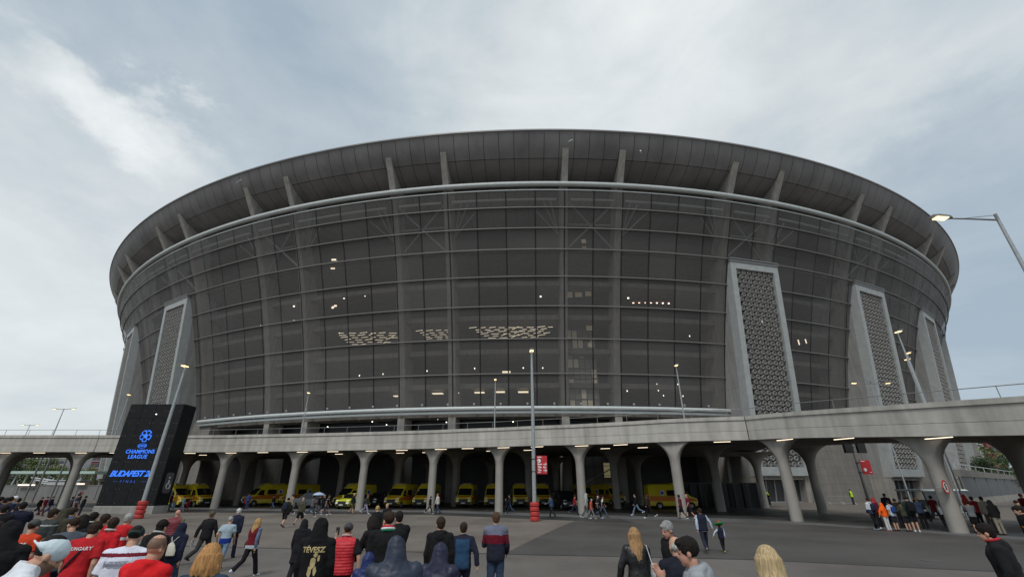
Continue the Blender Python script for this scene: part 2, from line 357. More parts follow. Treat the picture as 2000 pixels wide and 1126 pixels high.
# floors, inner wall
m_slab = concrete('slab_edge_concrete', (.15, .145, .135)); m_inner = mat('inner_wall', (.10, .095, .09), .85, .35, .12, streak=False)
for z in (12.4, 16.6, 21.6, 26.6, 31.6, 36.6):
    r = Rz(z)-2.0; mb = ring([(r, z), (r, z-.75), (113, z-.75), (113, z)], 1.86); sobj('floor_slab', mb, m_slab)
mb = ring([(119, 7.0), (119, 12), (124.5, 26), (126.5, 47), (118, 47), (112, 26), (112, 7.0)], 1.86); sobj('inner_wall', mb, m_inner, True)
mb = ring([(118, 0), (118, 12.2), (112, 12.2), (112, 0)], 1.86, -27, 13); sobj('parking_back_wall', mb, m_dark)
for a, b in ((-96, -27), (13, 96)):
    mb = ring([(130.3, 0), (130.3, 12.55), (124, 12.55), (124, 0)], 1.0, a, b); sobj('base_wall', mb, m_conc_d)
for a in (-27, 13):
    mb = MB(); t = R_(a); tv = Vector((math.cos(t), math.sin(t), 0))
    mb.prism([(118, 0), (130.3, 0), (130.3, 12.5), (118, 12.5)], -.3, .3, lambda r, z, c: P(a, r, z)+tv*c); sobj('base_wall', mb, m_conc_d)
# bright double tube at the foot of the screen over the entrance
mb = MB(); n = 90
for (r, z, q) in ((130.9, 12.55, .28), (130.6, 11.98, .22)):
    mb.loft([[P(-28.3+(40.6*i/n), r+q*math.cos(k*math.pi/4), z+q*math.sin(k*math.pi/4)) for k in range(8)] for i in range(n+1)])
sobj('base_tube', mb, m_tubeW, True)
for i in range(23):
    th = -27.6+1.74*i; mb = MB(); mb.tube([P(th, 130.9, 12.8), P(th+.25, 128.4, 11.5)], .09, 5); mb.box(P(th, 130.7, 13.2), (.25, .25, .25)); sobj('tube_bracket', mb, m_steel)
mb = ring([(126.2, 7.3), (126.2, 11.6), (125.9, 11.6), (125.9, 7.3)], 1.86, -28, 12.5); sobj('entrance_glazing', mb, m_glass)
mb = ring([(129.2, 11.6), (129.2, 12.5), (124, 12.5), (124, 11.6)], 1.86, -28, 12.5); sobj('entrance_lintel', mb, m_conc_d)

# lights seen through the screen (each is a real lamp inside)
def hit_plane(u, v, z): q = on_z(u, v, z); return q
def clamp_in(q, mn):
    dx, dy = q.x-CX, q.y-CY; r = math.hypot(dx, dy)
    return q
def lamp_at(u, v, off): return on_shell(u, v, off)
DL = [(672, 582), (713, 577), (769, 571), (823, 565), (878, 562), (912, 557), (935, 559), (1003, 557), (1060, 556), (1125, 556), (1191, 557), (1244, 558), (1056, 579), (1227, 582), (574, 598), (574, 626), (509, 636), (702, 733), (748, 730), (834, 724), (880, 721), (927, 719), (1022, 718), (1060, 718), (1283, 750), (1296, 772), (1225, 763), (1334, 773), (1324, 750), (1286, 762), (1347, 656)]
for i, (u, v) in enumerate(DL):
    q = lamp_at(u, v, -2.4); mb = MB(); r = .16 if i < 15 else .085; mb.lathe([(r*.6, -.1), (r, 0), (r*.9, .1), (.02, .12)], 8, q); sobj('downlight', mb, e_white)
for i in range(7):
    q = lamp_at(1237+11.5*i, 590+.5*abs(i-2), -2.4); mb = MB(); mb.lathe([(.08, -.1), (.15, 0), (.02, .12)], 8, q); sobj('downlight', mb, emit('warm_row_light', (1, .7, .5), 5) if i == 0 else bpy.data.materials['warm_row_light'])
q0 = lamp_at(1235, 589, -2.2); q1 = lamp_at(1310, 589, -2.2); mb = MB(); mb.tube([q0, q1], .12, 5); sobj('bar_canopy', mb, mat('red_canopy', (.25, .04, .03)))
for (u, v, wd) in ((770, 773, 15), (845, 768, 20), (883, 767, 13), (927, 766, 19), (969, 765, 17), (1012, 765, 20), (981, 726, 16)):
    q = lamp_at(u, v, -2.7); q2 = lamp_at(u+wd, v, -2.7); d = (q2-q); mb = MB(); ax = d.normalized(); nrm = Vector((0, 1, 0))
    c = q+d/2; mb.box((0, 0, 0), (d.length, .8, .1), Matrix.Translation(c) @ Matrix.Rotation(math.atan2(d.y, d.x), 4, 'Z')); sobj('ceiling_panel', mb, e_panel)
for (u0, u1, v0, v1, rows, sl) in ((655, 778, 650, 672, 6, 0), (812, 888, 646, 662, 5, -.06), (915, 1082, 640, 660, 6, -.03)):
    mb = MB(); rnd = random.Random(u0)
    for r in range(rows):
        f = r/(rows-1); ua = u0+(f*.35)*(u1-u0)*.6; ub = u1-f*(u1-u0)*.12; x = ua+rnd.uniform(0, 8)
        while x < ub-6:
            ln = rnd.uniform(9, 16); tilt = (rnd.choice((0, 0, -.1, -.45)) if (int((x-u0)/50) % 2) else rnd.choice((0, -.12)))
            v = v0+(v1-v0)*f+sl*(x-u0)*.4
            a_, b_ = hit_plane(x, v, 24.6), hit_plane(x+ln, v+tilt*ln, 24.6)
            mb.tube([a_, b_], .034, 5); x += ln+rnd.uniform(5, 9)
    sobj('ceiling_light_strips', mb, globals().setdefault('e_ceil', emit('ceiling_strip_glow', (1, .86, .62), 1.25)))
for (u, v, wd, hg) in ((652, 507, 10, 4), (661, 511, 9, 3), (650, 524, 9, 3), (658, 518, 5, 3), (650, 600, 5, 5), (655, 597, 6, 4), (1560, 668, 2, 12), (1574, 666, 2, 10)):
    q = lamp_at(u, v, -2.3); mb = MB(); mb.box((0, 0, 0), (wd*.075, .1, hg*.075), Matrix.Translation(q)); sobj('fixture_light', mb, e_strip)
for (u, v, wd, hg) in ((1140, 471, 9, 9), (1141, 483, 9, 4), (1141, 495, 9, 6), (1149, 573, 12, 10), (1152, 640, 14, 10), (1154, 673, 12, 9), (1113, 575, 10, 12), (1130, 575, 14, 10)):
    q = lamp_at(u, v, -3.4); mb = MB(); mb.box((0, 0, 0), (wd*.08, .1, hg*.08), Matrix.Translation(q)); sobj('lit_window', mb, e_dim)
q0, q1 = lamp_at(1108, 700, -3.6), lamp_at(1164, 700, -3.6); d = q1-q0; ln = math.hypot(d.x, d.y)    # pale stair core behind the screen
Mc = Matrix.Translation(Vector((q0.x, q0.y, 0))) @ Matrix.Rotation(math.atan2(d.y, d.x), 4, 'Z')
mb = MB(); mb.box((ln/2, .4, 19.0), (ln, .5, 13.5), Mc); core = sobj('stair_core', mb, mat('stair_core_wall', (.34, .325, .29), .8, .25, .4))
mb = MB(); [mb.box((ln*k/5, .1, 19.0), (.12, .12, 13.5), Mc) for k in range(6)]; [mb.box((ln/2, .1, 12.6+1.6*k), (ln, .12, .14), Mc) for k in range(9)]; sobj('core_mullion', mb, m_steel_d)
mb = MB(); rnd = random.Random(8)
for i in range(5):
    for j in range(8):
        if rnd.random() < .3: mb.box((ln*(i+.5)/5, .08, 13.4+1.6*j), (ln/5-.2, .06, 1.35), Mc)
sobj('stair_window', mb, emit('stair_window_glow', (.9, .8, .6), .04))
for (u, v) in ((727, 823), (755, 829), (855, 818), (872, 824), (1002, 815), (1002, 823), (612, 829), (640, 833)):
    q = lamp_at(u, v, -3.0); mb = MB(); mb.lathe([(.06, -.06), (.11, 0), (.02, .09)], 8, q); sobj('downlight', mb, e_white)

# ------------------------------------------------------------------ lattice towers (parts of the stadium)
TW = 4.55; HB, HT = 3.45, 35.2
RB, RT = 133.75, 137.65
def lat_mesh():
    mb = MB(); w = 3.58; zb, zt = 4.62, 33.75; px = 2*w/7; pz = px*.73; rows = int((zt-zb)/pz); pz = (zt-zb)/rows; n = 8
    for j in range(rows):
        for i in range(7 if j % 2 == 0 else 8):
            x = -w+px*(i+(.5 if j % 2 == 0 else 0)); z = zb+pz*(j+.5)
            if abs(x) > w-.2: continue
            r = px*.36
            def rg(rr, d): return [Vector((x+rr*math.cos(math.pi*(2*k+1)/n), d, z+rr*math.sin(math.pi*(2*k+1)/n)*.98)) for k in range(n)]
            mb.loft([rg(r, -.45), rg(r, .06), rg(r*.76, .08), rg(r*.64, -.4), rg(r*.44, -.4), rg(r*.36, -.02), rg(r*.22, -.02), rg(r*.16, -.3)], cap=True)
    return mesh('lattice_screen', mb, m_lattice)
ME_LAT = lat_mesh(); _tn = (RT-RB)/(HT-HB)
ME_LAT.transform(Matrix(((-1, 0, 0, 0), (0, -1, -_tn, -(RB-.25-HB*_tn)), (0, 0, 1, 0), (0, 0, 0, 1))))   # lean it with the tower face
def tower(th):
    t = R_(th); T = Matrix(((math.cos(t), math.sin(t), 0, 0), (math.sin(t), -math.cos(t), 0, 0), (0, 0, 1, 0), (0, 0, 0, 1)))   # x along the wall, y outward
    # shear so that the front leans outward with height
    def M(x, y, z): return Vector((x, y+RB+(RT-RB)*(z-HB)/(HT-HB), z))
    root = bpy.data.objects.new('stair_tower', None); col.objects.link(root); root.parent = stad
    root.location = (0, 0, 0); root.rotation_euler = (0, 0, t)      # local: x tangential, -y outward
    def G(x, y, z): p = M(x, y, z); return Vector((p.x, -p.y, p.z))
    def bx(mb, x0, x1, y0, y1, z0, z1): 
        vs = [G(x, y, z) for x in (x0, x1) for y in (y0, y1) for z in (z0, z1)]
        mb.add(vs, [(0, 1, 3, 2), (4, 6, 7, 5), (0, 4, 5, 1), (2, 3, 7, 6), (0, 2, 6, 4), (1, 5, 7, 3)])
    mb = MB()
    for s in (-1, 1): bx(mb, s*TW-.02*s, s*(TW-.45), -9, -1.35, 0, HT-.6)
    obj('side_wall', mb, m_tower, root)
    mb = MB(); fr = .95
    for s in (-1, 1): bx(mb, s*TW, s*(TW-fr), -1.5, 0, HB, HT-.3)
    bx(mb, -TW+fr+.003, TW-fr-.003, -1.4, 0, HT-1.4, HT-.3); bx(mb, -TW+fr+.003, TW-fr-.003, -1.4, 0, HB, HB+1.15)
    obj('frame', mb, m_frame, root)
    mb = MB(); bx(mb, -TW-.1, TW+.1, -6, .12, HT-.27, HT); bx(mb, -TW-.1, TW+.1, -6, .2, HT+.12, HT+.3); obj('cap', mb, m_steel_d, root)
    mb = MB(); bx(mb, -TW+fr, TW-fr, -2.2, -1.9, HB, HT-.3); obj('backing', mb, m_black, root)
    lt = bpy.data.objects.new('lattice_screen', ME_LAT); col.objects.link(lt); lt.parent = root
    mb = MB()
    for s in (-1, 1): bx(mb, s*(TW+.0), s*(TW-.8), -4, -.5, 0, HB-.2)
    bx(mb, -TW+.803, TW-.803, -4, -.6, HB-.5, HB-.15); bx(mb, -TW, TW, -4, -.25, HB-.148, HB-.003); obj('door_surround', mb, m_conc, root)
    mb = MB(); bx(mb, -TW+.8, TW-.8, -1.6, -1.5, 0, HB-.5); dd = obj('door', mb, m_doorglass, root)
    mb = MB()
    for k in range(6): x = -TW+.9+(2*TW-1.8)*k/5; bx(mb, x-.07, x+.07, -1.495, -1.35, 0.02, HB-.52)
    bx(mb, -TW+.8, TW-.8, -1.49, -1.3, .0, .15); obj('door_frame', mb, m_steel, dd)
for th in (14.15, 25.6, 36.6, 47.8, 59, -31.3, -43.05, -54.3): tower(th)
for (u, v) in ((1488, 628), (1484, 672), (1480, 680), (1497, 742), (1489, 752)):
    q = on_shell(u, v, 1.2); mb = MB(); mb.tube([q, q+Vector((.3, 0, .5))], .07, 5); sobj('tower_light', mb, e_strip)

for (u, v, du, dv) in ((1808, 484, 3, 12), (1826, 508, 2, 5), (462, 357, 12, -8), (1111, 277, 7, -4), (1251, 294, 1, 5), (1191, 323, 1, 7), (163*2, 545-60, 0, 0))[:6]:
    q, q2 = on_z(u, v, 48.2), on_z(u+du, v+dv, 48.2); mb = MB(); mb.tube([q, q+(q2-q).normalized()*min(1.4, max(.4, (q2-q).length))], .12, 6); sobj('floodlight', mb, m_tubeW)
# ------------------------------------------------------------------ elevated walkway (survey units)
PIL = [(-72.2, 51), (-63.9, 51), (-55.6, 51), (-47.3, 51), (-39, 51), (-30.8, 50.2), (-22.6, 49), (-15, 47.6), (-7.8, 46.4), (-1.2, 44.7), (6, 41.3), (12.9, 36.9), (19.3, 33.2), (22.85, 25.3), (26.2, 17.6)]
EDGE = [(-95, 50), (-63.9, 50), (-47.3, 50), (-39, 49.9), (-30.5, 49.2), (-22.3, 47.9), (-14.7, 46.5), (-7.5, 45.3), (-1.3, 43.6), (5.6, 40.3), (12.3, 36.4), (17.9, 34.5), (23.8, 20.4), (27.3, 12.0), (30, 5.5)]
VT = [(-200, 849), (215, 849), (370, 850), (600, 846), (800, 841), (1000, 833), (1200, 824.5), (1453, 810), (1600, 799.5), (2000, 773), (2600, 735)]
def lerp(tab, x):
    if x <= tab[0][0]: return tab[0][1]
    for (a, b), (c, d) in zip(tab, tab[1:]):
        if x <= c: return b+(d-b)*(x-a)/(c-a)
    return tab[-1][1]
def ztop_at(x, y):
    z = 7.3
    for _ in range(8):
        de = y*CP+(z-2.2)*SP; u = 1000+F_*x/de; v = lerp(VT, max(-190, min(2500, u))); d = ray(u, v); z = 2.2+d.z/d.y*y
    return z
EP = []
for (a, b) in zip(EDGE, EDGE[1:]):
    n = max(1, int(math.hypot(b[0]-a[0], b[1]-a[1])/2.0))
    EP += [(a[0]+(b[0]-a[0])*i/n, a[1]+(b[1]-a[1])*i/n) for i in range(n)]
EP.append(EDGE[-1])
ZT = []
for x, y in EP:
    z = 7.22 if x < -46 else ztop_at(x, y)
    if y < 19: z = None
    ZT.append(z)
last = [i for i, z in enumerate(ZT) if z is not None][-1]; sl = ZT[last]-ZT[last-1]
for i in range(last+1, len(ZT)): ZT[i] = ZT[i-1]+sl*.9
for _ in range(3): ZT = [ZT[0]]+[(ZT[i-1]+2*ZT[i]+ZT[i+1])/4 for i in range(1, len(ZT)-1)]+[ZT[-1]]
def zedge(x, y): return min((( (px-x)**2+(py-y)**2), z) for (px, py), z in zip(EP, ZT))[1]
EN = []
for i, (x, y) in enumerate(EP):
    a = EP[max(0, i-1)]; b = EP[min(len(EP)-1, i+1)]; d = Vector((b[0]-a[0], b[1]-a[1], 0)).normalized(); EN.append(Vector((d.y, -d.x, 0)))
deck = thing('elevated_walkway', 'pale concrete elevated walkway on flared columns in front of the stadium', 'walkway', (0, 50, 0), site=True)
def dobj(name, mb, mats, smooth=False, parent=None):
    o = obj(name, mb, mats, parent or deck, smooth)
    if parent is None: o.location = (0, -50, 0)
    return o
path = [((x, y, z), n) for (x, y), z, n in zip(EP, ZT, EN)]
PROF = [(-.5, 0), (.06, 0), (.06, -.27), (-.02, -.31), (-.02, -1.06), (-.05, -1.08), (-.02, -1.10), (.0, -1.72), (-.55, -1.72), (-.6, -1.35), (-.5, -1.3)]
JU = [i for i, (x, y) in enumerate(EP) if abs(x-17.9) < .01 or abs(x+46.9) < 1.0 and False]
js = [min(range(len(EP)), key=lambda i: abs(EP[i][0]+45.7)), JU[0]]
mb = MB(); prev = 0
for j in js+[len(EP)-1]:
    seg = [(Vector(p), n) for p, n in path[prev:j+1]]
    if prev: d = (seg[1][0]-seg[0][0]).normalized(); seg[0] = (seg[0][0]+d*.035, seg[0][1])
    if j != len(EP)-1: d = (seg[-1][0]-seg[-2][0]).normalized(); seg[-1] = (seg[-1][0]-d*.035, seg[-1][1])
    mb = MB(); mb.sweep(seg, PROF); prev = j; dobj('parapet_beam', mb, m_parapet)
# deck slab: platform to the stadium, a bridge on either side
def back(i):
    x, y = EP[i]
    if -52 <= x <= 15: return (x*1.06, CY-math.sqrt(129.0**2-(x*1.06-CX)**2))
    return None
top = [(x-n.x*.5, y-n.y*.5, z-.5) for (x, y), z, n in zip(EP, ZT, EN)]
plat = [i for i in range(len(EP)) if -53 <= EP[i][0] <= 17.95 and i <= js[1]]
left = [i for i in range(len(EP)) if i <= plat[0]]; right = [i for i in range(len(EP)) if i >= plat[-1]]
def slab(mb, front, backp, zb=None):
    ft = [Vector(p) for p in front]; bt = [Vector(p) for p in backp]; n = len(ft)
    up = ft+bt; lo = [p-Vector((0, 0, .95)) for p in up]
    fs = [(i, i+1, n+i+1, n+i) for i in range(n-1)]
    mb.add(up+lo, fs+[tuple(2*n+k for k in reversed(f)) for f in fs]+[(n+i, n+i+1, 3*n+i+1, 3*n+i) for i in range(n-1)]+[(0, n, 3*n, 2*n), (n-1, 3*n-1, 4*n-1, 2*n-1)])
mb = MB()
bk = []
for i in plat:
    f = (EP[i][0]-EP[plat[0]][0])/(EP[plat[-1]][0]-EP[plat[0]][0]); th = -27.4+f*(12.6+27.4); q = P(th, 129.0, 0); bk.append((q.x, q.y, 7.0))
slab(mb, [top[i] for i in plat], bk)
slab(mb, [top[i] for i in left], [(EP[i][0]-EN[i].x*11, EP[i][1]-EN[i].y*11, top[i][2]) for i in left])
slab(mb, [top[i] for i in right], [(EP[i][0]-EN[i].x*10-(0 if k else .0), EP[i][1]-EN[i].y*10, top[i][2]) for k, i in enumerate(right)])
i = right[0]; q = (EP[i][0]-EN[i].x*10, EP[i][1]-EN[i].y*10, top[i][2]-.02)
slab(mb, [(top[i][0], top[i][1], top[i][2]-.02), q], [bk[-1], (bk[-1][0]+.5, bk[-1][1]+.3, bk[-1][2])])
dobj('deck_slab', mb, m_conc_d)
# back edge beams of the two bridges
for grp, wd in ((left, 11), (right, 10)):
    mb = MB(); mb.sweep([((EP[i][0]-EN[i].x*wd, EP[i][1]-EN[i].y*wd, ZT[i]), -EN[i]) for i in grp], PROF); dobj('parapet_beam', mb, m_parapet)
# columns flaring into the soffit
def column_mesh(h, clip=None, rx=1.9, rz=1.75):
    mb = MB(); r0 = .375; pr = [(r0*1.04, 0), (r0, h*.3), (r0, h-rz-.25)]
    for k in range(1, 15):
        a = k/14*math.pi/2; pr.append((r0+rx*(1-math.cos(a))**1.1, h-rz+rz*math.sin(a)-.25*(1-k/14)))
    mb.lathe(pr, 36)
    if clip: mb.v = [(x, max(y, -clip), z) for x, y, z in mb.v]
    return mesh('column', mb, m_conc, True, 50)
def column(x, y, z=None, front=False):
    zz = (z if z is not None else zedge(x, y))-1.44
    o = obj('column', column_mesh(zz, .42 if front else None), None, deck); o.location = (x, y-50, 0)
    if front: i = min(range(len(EP)), key=lambda k: (EP[k][0]-x)**2+(EP[k][1]-y)**2); n = EN[i]; o.rotation_euler[2] = math.atan2(n.y, n.x)+math.pi/2
for x, y in PIL: column(x, y, None, True)
for x, y, z in ((-73, 59.6, 7.22), (-64, 59.6, 7.22), (-55.6, 59.6, 7.22), (-47.3, 60.3, 7.22), (-41.6, 60, 7.2), (-33.4, 58.6, 7.2), (-30, 66, 7.1), (-21, 58.2, 7.3), (-13.8, 57.3, 7.3), (-6.8, 57, 7.35), (1.9, 55, 7.35), (11, 50.6, 7.3), (19.4, 45, 7.1), (27.2, 42.6, 7.1), (27.7, 53, 7.0), (31.5, 29, 6.6), (35, 21, 6.0), (-12, 68, 7.1), (-3, 66.6, 7.1), (6, 65, 7.1), (16, 60, 7.1)): column(x, y, z)
# lamps under the edge and in a second row
acc = 0; prev = None; cnt = 0
def soff_lamp(c, d, L_):
    o = MB(); a = math.atan2(d.y, d.x); M = Matrix.Translation(c) @ Matrix.Rotation(a, 4, 'Z'); o.box((0, 0, .04), (L_+.06, .14, .06), M, 0); o.box((0, 0, 0), (L_, .085, .05), M, 1); dobj('soffit_lamp', o, [m_steel_d, e_strip])
arc = [0]
for a, b in zip(EP, EP[1:]): arc.append(arc[-1]+math.hypot(b[0]-a[0], b[1]-a[1]))
def along(s):
    for i in range(len(arc)-1):
        if s <= arc[i+1]:
            f = (s-arc[i])/(arc[i+1]-arc[i]); return Vector((EP[i][0]*(1-f)+EP[i+1][0]*f, EP[i][1]*(1-f)+EP[i+1][1]*f, ZT[i]*(1-f)+ZT[i+1]*f)), EN[i]
    return Vector((*EP[-1], ZT[-1])), EN[-1]
# keep lamps at the same rhythm as the columns: one over each column, one half way
def s_of(x, y): i = min(range(len(EP)), key=lambda k: (EP[k][0]-x)**2+(EP[k][1]-y)**2); return arc[i]
ss = [s_of(x-n[0], y-n[1]) for (x, y), n in zip(PIL, [(0, 1)]*12+[(.9, .4)]*3)]
lam = []
for a, b in zip(ss, ss[1:]): lam += [a+.4, (a+b)/2]
for s_ in lam:
    p, n = along(s_); d = Vector((-n.y, n.x, 0)); soff_lamp(p-n*.36+Vector((0, 0, -1.79)), d, 1.2)
    if -50 < p.x < 13 and lam.index(s_) % 3 != 1: soff_lamp(p-n*7.5+Vector((0, 0, -1.55)), d, .95)
# handrail
mb = MB(); mp = MB()
for side in (0, 1):
    pts = [Vector((x, y, z))-n*.25+Vector((0, 0, .58)) for (x, y), z, n in zip(EP, ZT, EN)]
    break
mb.tube(pts, .024, 6); s_ = 0
while s_ < arc[-1]:
    p, n = along(s_); q = p-n*.25; mb.tube([q, q+Vector((0, 0, .58))], .02, 5); s_ += 2.6
dobj('handrail', mb, m_steel_d)
mb = MB(); pts = [(EP[i][0]-EN[i].x*10.7, EP[i][1]-EN[i].y*10.7, ZT[i]+.58) for i in left]; mb.tube(pts, .04, 5)
for p in pts[::1]: mb.tube([p, (p[0], p[1], p[2]-.6)], .03, 5)
dobj('handrail', mb, m_steel_d)

# ------------------------------------------------------------------ ground (metres from here on)
def gz(y): 
    t = min(1, max(0, (14.5-y)/7.5)); return .3*t*t*(3-2*t)
def ground_mat(name, c, rough=.72, crack=0):
    m, nt, b = new_mat(name); n = nt.nodes; l = nt.links
    tc = n.new('ShaderNodeTexCoord')
    def nz(s, d, r=.6): 
        t = n.new('ShaderNodeTexNoise'); t.inputs['Scale'].default_value = s; t.inputs['Detail'].default_value = d; t.inputs['Roughness'].default_value = r; l.new(tc.outputs['Object'], t.inputs['Vector']); return t.outputs['Fac']
    big, mid, fine = nz(.22, 6), nz(1.7, 6, .7), nz(45, 4, .8)
    def ma(op, a, bb, cc=None):
        q = n.new('ShaderNodeMath'); q.operation = op
        for i, x in enumerate((a, bb, cc)):
            if x is None: continue
            if isinstance(x, (int, float)): q.inputs[i].default_value = x
            else: l.new(x, q.inputs[i])
        return q.outputs[0]
    f = ma('MULTIPLY_ADD', big, .8, ma('MULTIPLY_ADD', mid, .35, ma('MULTIPLY', fine, .25)))
    mr = n.new('ShaderNodeMapRange'); mr.inputs[1].default_value = .45; mr.inputs[2].default_value = .95; mr.inputs[3].default_value = .72; mr.inputs[4].default_value = 1.25; l.new(f, mr.inputs[0])
    mx = n.new('ShaderNodeMix'); mx.data_type = 'RGBA'; mx.blend_type = 'MULTIPLY'; mx.inputs[0].default_value = 1; mx.inputs[6].default_value = rgb(c); l.new(mr.outputs[0], mx.inputs[7]); l.new(mx.outputs[2], b.inputs['Base Color'])
    rr = n.new('ShaderNodeMapRange'); rr.inputs[1].default_value = .35; rr.inputs[2].default_value = .65; rr.inputs[3].default_value = rough-.22; rr.inputs[4].default_value = rough+.15; l.new(big, rr.inputs[0]); l.new(rr.outputs[0], b.inputs['Roughness'])
    bp = n.new('ShaderNodeBump'); bp.inputs['Strength'].default_value = .35; bp.inputs['Distance'].default_value = .01; l.new(fine, bp.inputs['Height']); l.new(bp.outputs[0], b.inputs['Normal'])
    b.inputs['Specular IOR Level'].default_value = .4
    return m
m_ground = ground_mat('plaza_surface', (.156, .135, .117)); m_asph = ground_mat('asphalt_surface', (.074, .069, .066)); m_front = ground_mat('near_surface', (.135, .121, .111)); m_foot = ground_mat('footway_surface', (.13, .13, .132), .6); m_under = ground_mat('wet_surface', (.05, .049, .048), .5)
ys = [-3000, -60, -5]+[i*.5 for i in range(0, 36)]+[19, 24, 40, 80, 200, 800, 4000]; xs = [-4000, -300, -60, -20, 0, 20, 60, 300, 4000]
mb = MB(); mb.add([(x, y, gz(y) if y > -4 else .3 if y > -100 else 0) for y in ys for x in xs], [(j*9+i, j*9+i+1, j*9+i+10, j*9+i+9) for j in range(len(ys)-1) for i in range(8)])
tag(obj('ground', mb, m_ground, smooth=True), kind='structure')
def sheet(name, lo, hi, x0, x1, m, dz, n=40):
    mb = MB()
    vs = []
    for i in range(n+1):
        x = x0+(x1-x0)*i/n; a, b = lo(x), hi(x)
        for k in range(7): y = a+(b-a)*k/6; vs.append((x, y, gz(y)+dz))
    mb.add(vs, [(i*7+k, (i+1)*7+k, (i+1)*7+k+1, i*7+k+1) for i in range(n) for k in range(6)])
    return tag(obj(name, mb, m, smooth=True), kind='structure')
drain = lambda x: lerp([(-60, 31), (-15.1, 22.8), (0, 20.1), (9.1, 18.75), (14, 16.8), (40, 8)], x)
foot_o = lambda x: lerp([(-80, 56.5), (-40, 55.5), (-30, 53.5), (-8, 50), (6.1, 41.8), (15.9, 37.5), (19.5, 36), (22.0, 32.5), (25, 26.5), (34, 10)], x)
sheet('near_paving', lambda x: .5, lambda x: drain(x)-.08, -60, 34, m_front, .004, 60)
sheet('drain_channel', lambda x: drain(x)-.085, lambda x: drain(x)+.085, -60, 34, mat('drain_iron', (.03, .03, .03), .6, .2, 8), .008, 60)
mb = MB(); vs = []
for i in range(31):
    f = i/30; xl = -.34+6.44*f
    for k in range(9): x = xl+(30-xl)*k/8; yd = drain(x)+.09; yy = yd+(foot_o(x)-.02-yd)*f; vs.append((x, yy, gz(yy)+.004))
mb.add(vs, [(i*9+k, i*9+k+1, (i+1)*9+k+1, (i+1)*9+k) for i in range(30) for k in range(8)])
tag(obj('asphalt_road', mb, m_asph), kind='structure')
sheet('footway', foot_o, lambda x: foot_o(x)+4.2, -90, 30, m_foot, .009, 80)
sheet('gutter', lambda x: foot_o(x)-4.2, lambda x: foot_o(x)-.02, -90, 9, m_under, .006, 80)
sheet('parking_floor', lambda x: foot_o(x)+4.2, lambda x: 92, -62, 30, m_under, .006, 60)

for u, v, l_ in ((1820, 1094, 'round iron manhole cover in the paving at the lower right'), (846, 1052, 'round iron manhole cover between the near crowd and the ring pads')):
    q = on_z(u, v, 0, 2.5); o = MB(); o.lathe([(.001, .012), (.29, .012), (.30, .008), (.36, .008), (.36, -.02)], 28); tag(obj('manhole_cover', o, mat('worn_iron', (.085, .08, .076), .6, .25, 9), None, False, (q.x, q.y, gz(q.y)+.006)), l_, 'manhole cover', 'manhole covers in the paving')
# ------------------------------------------------------------------ lettering
def text_mesh(s, size, shear=0, ext=.01, spacing=1, bold=0):
    cu = bpy.data.curves.new('txt', 'FONT'); cu.body = s; cu.size = size; cu.shear = shear; cu.extrude = ext; cu.align_x = 'CENTER'; cu.align_y = 'CENTER'; cu.space_character = spacing; cu.offset = bold; cu.resolution_u = 3
    o = bpy.data.objects.new('txt', cu); col.objects.link(o); dg = bpy.context.evaluated_depsgraph_get(); me = bpy.data.meshes.new_from_object(o.evaluated_get(dg))
    bpy.data.objects.remove(o); bpy.data.curves.remove(cu); return me
def text(name, s, size, m, parent, loc, rot=(90, 0, 0), **k):
    me = text_mesh(s, size, **k); me.materials.clear(); me.materials.append(m)
    o = bpy.data.objects.new(name, me); col.objects.link(o); o.parent = parent; o.location = loc; o.rotation_euler = [R_(a) for a in rot]; return o
# ------------------------------------------------------------------ advertising totem (metres)
TX, TY = -40.4, 47.0; TWd, TDp, THt = 5.65, 1.9, 10.35
m_led = mat('led_screen_black', (.011, .012, .013), .5, .3, 2, spec=.18); m_base = concrete('plinth_concrete', (.32, .31, .29)); e_blue = emit('blue_display', (.035, .17, .80), .62); e_blue2 = emit('dim_blue_display', (.03, .09, .45), .4)
tot = thing('display_totem', 'tall black display totem with glowing blue football final lettering', 'display totem', (TX+TWd/2, TY, 0))
mb = MB(); mb.box((0, TDp/2, .35), (TWd+.15, TDp+.15, .7))
for k in range(4): mb.box((0, -.085, .1+.16*k), (TWd+.1, .03, .1))
obj('plinth', mb, m_base, tot)
mb = MB(); mb.box((0, TDp/2, .7+(THt-.7)/2), (TWd, TDp, THt-.7)); obj('cabinet', mb, m_led, tot)
mb = MB()
for i in range(4):
    for j in range(7): mb.box((-TWd/2+TWd*(i+.5)/4, -.015, .78+(THt-.86)*(j+.5)/7), (TWd/4-.03, .03, (THt-.86)/7-.03))
scn = obj('screen', mb, m_led, tot)
mb = MB(); rnd = random.Random(3)
for i in range(5):
    for j in range(8):
        for dx in (-.16, .16):
            if rnd.random() < .75: mb.box((-TWd/2+.4+(TWd-.8)*i/4+dx, -.034, .9+(THt-1.1)*j/7.4+rnd.uniform(-.05, .05)), (.09, .02, .05))
obj('panel_clip', mb, mat('dull_clip', (.10, .10, .11), .4, 0), scn)
cx_ = -.13
mb = MB()                                   # football badge: disc broken up by dark stars
R0 = .60; zc = 7.15
mb.lathe([(.0, 0), (R0, 0), (R0, .03), (0, .03)], 40, (cx_, -.07, zc), Matrix.Rotation(R_(-90), 4, 'X') @ Matrix.Identity(4)); obj('badge', mb, e_blue, tot)
mb = MB(); fl = Matrix.Rotation(R_(90), 4, 'X')
for k in range(5):
    a = R_(90+72*k+36); c = Vector((cx_+.36*math.cos(a), -.105, zc+.36*math.sin(a)))
    mb.lathe([(.001, 0), (.17, 0), (.17, .02), (.001, .02)], 6, c, fl)
    a = R_(90+72*k); c = Vector((cx_+.56*math.cos(a), -.104, zc+.56*math.sin(a))); mb.lathe([(.001, 0), (.10, 0), (.10, .02), (.001, .02)], 5, c, fl)
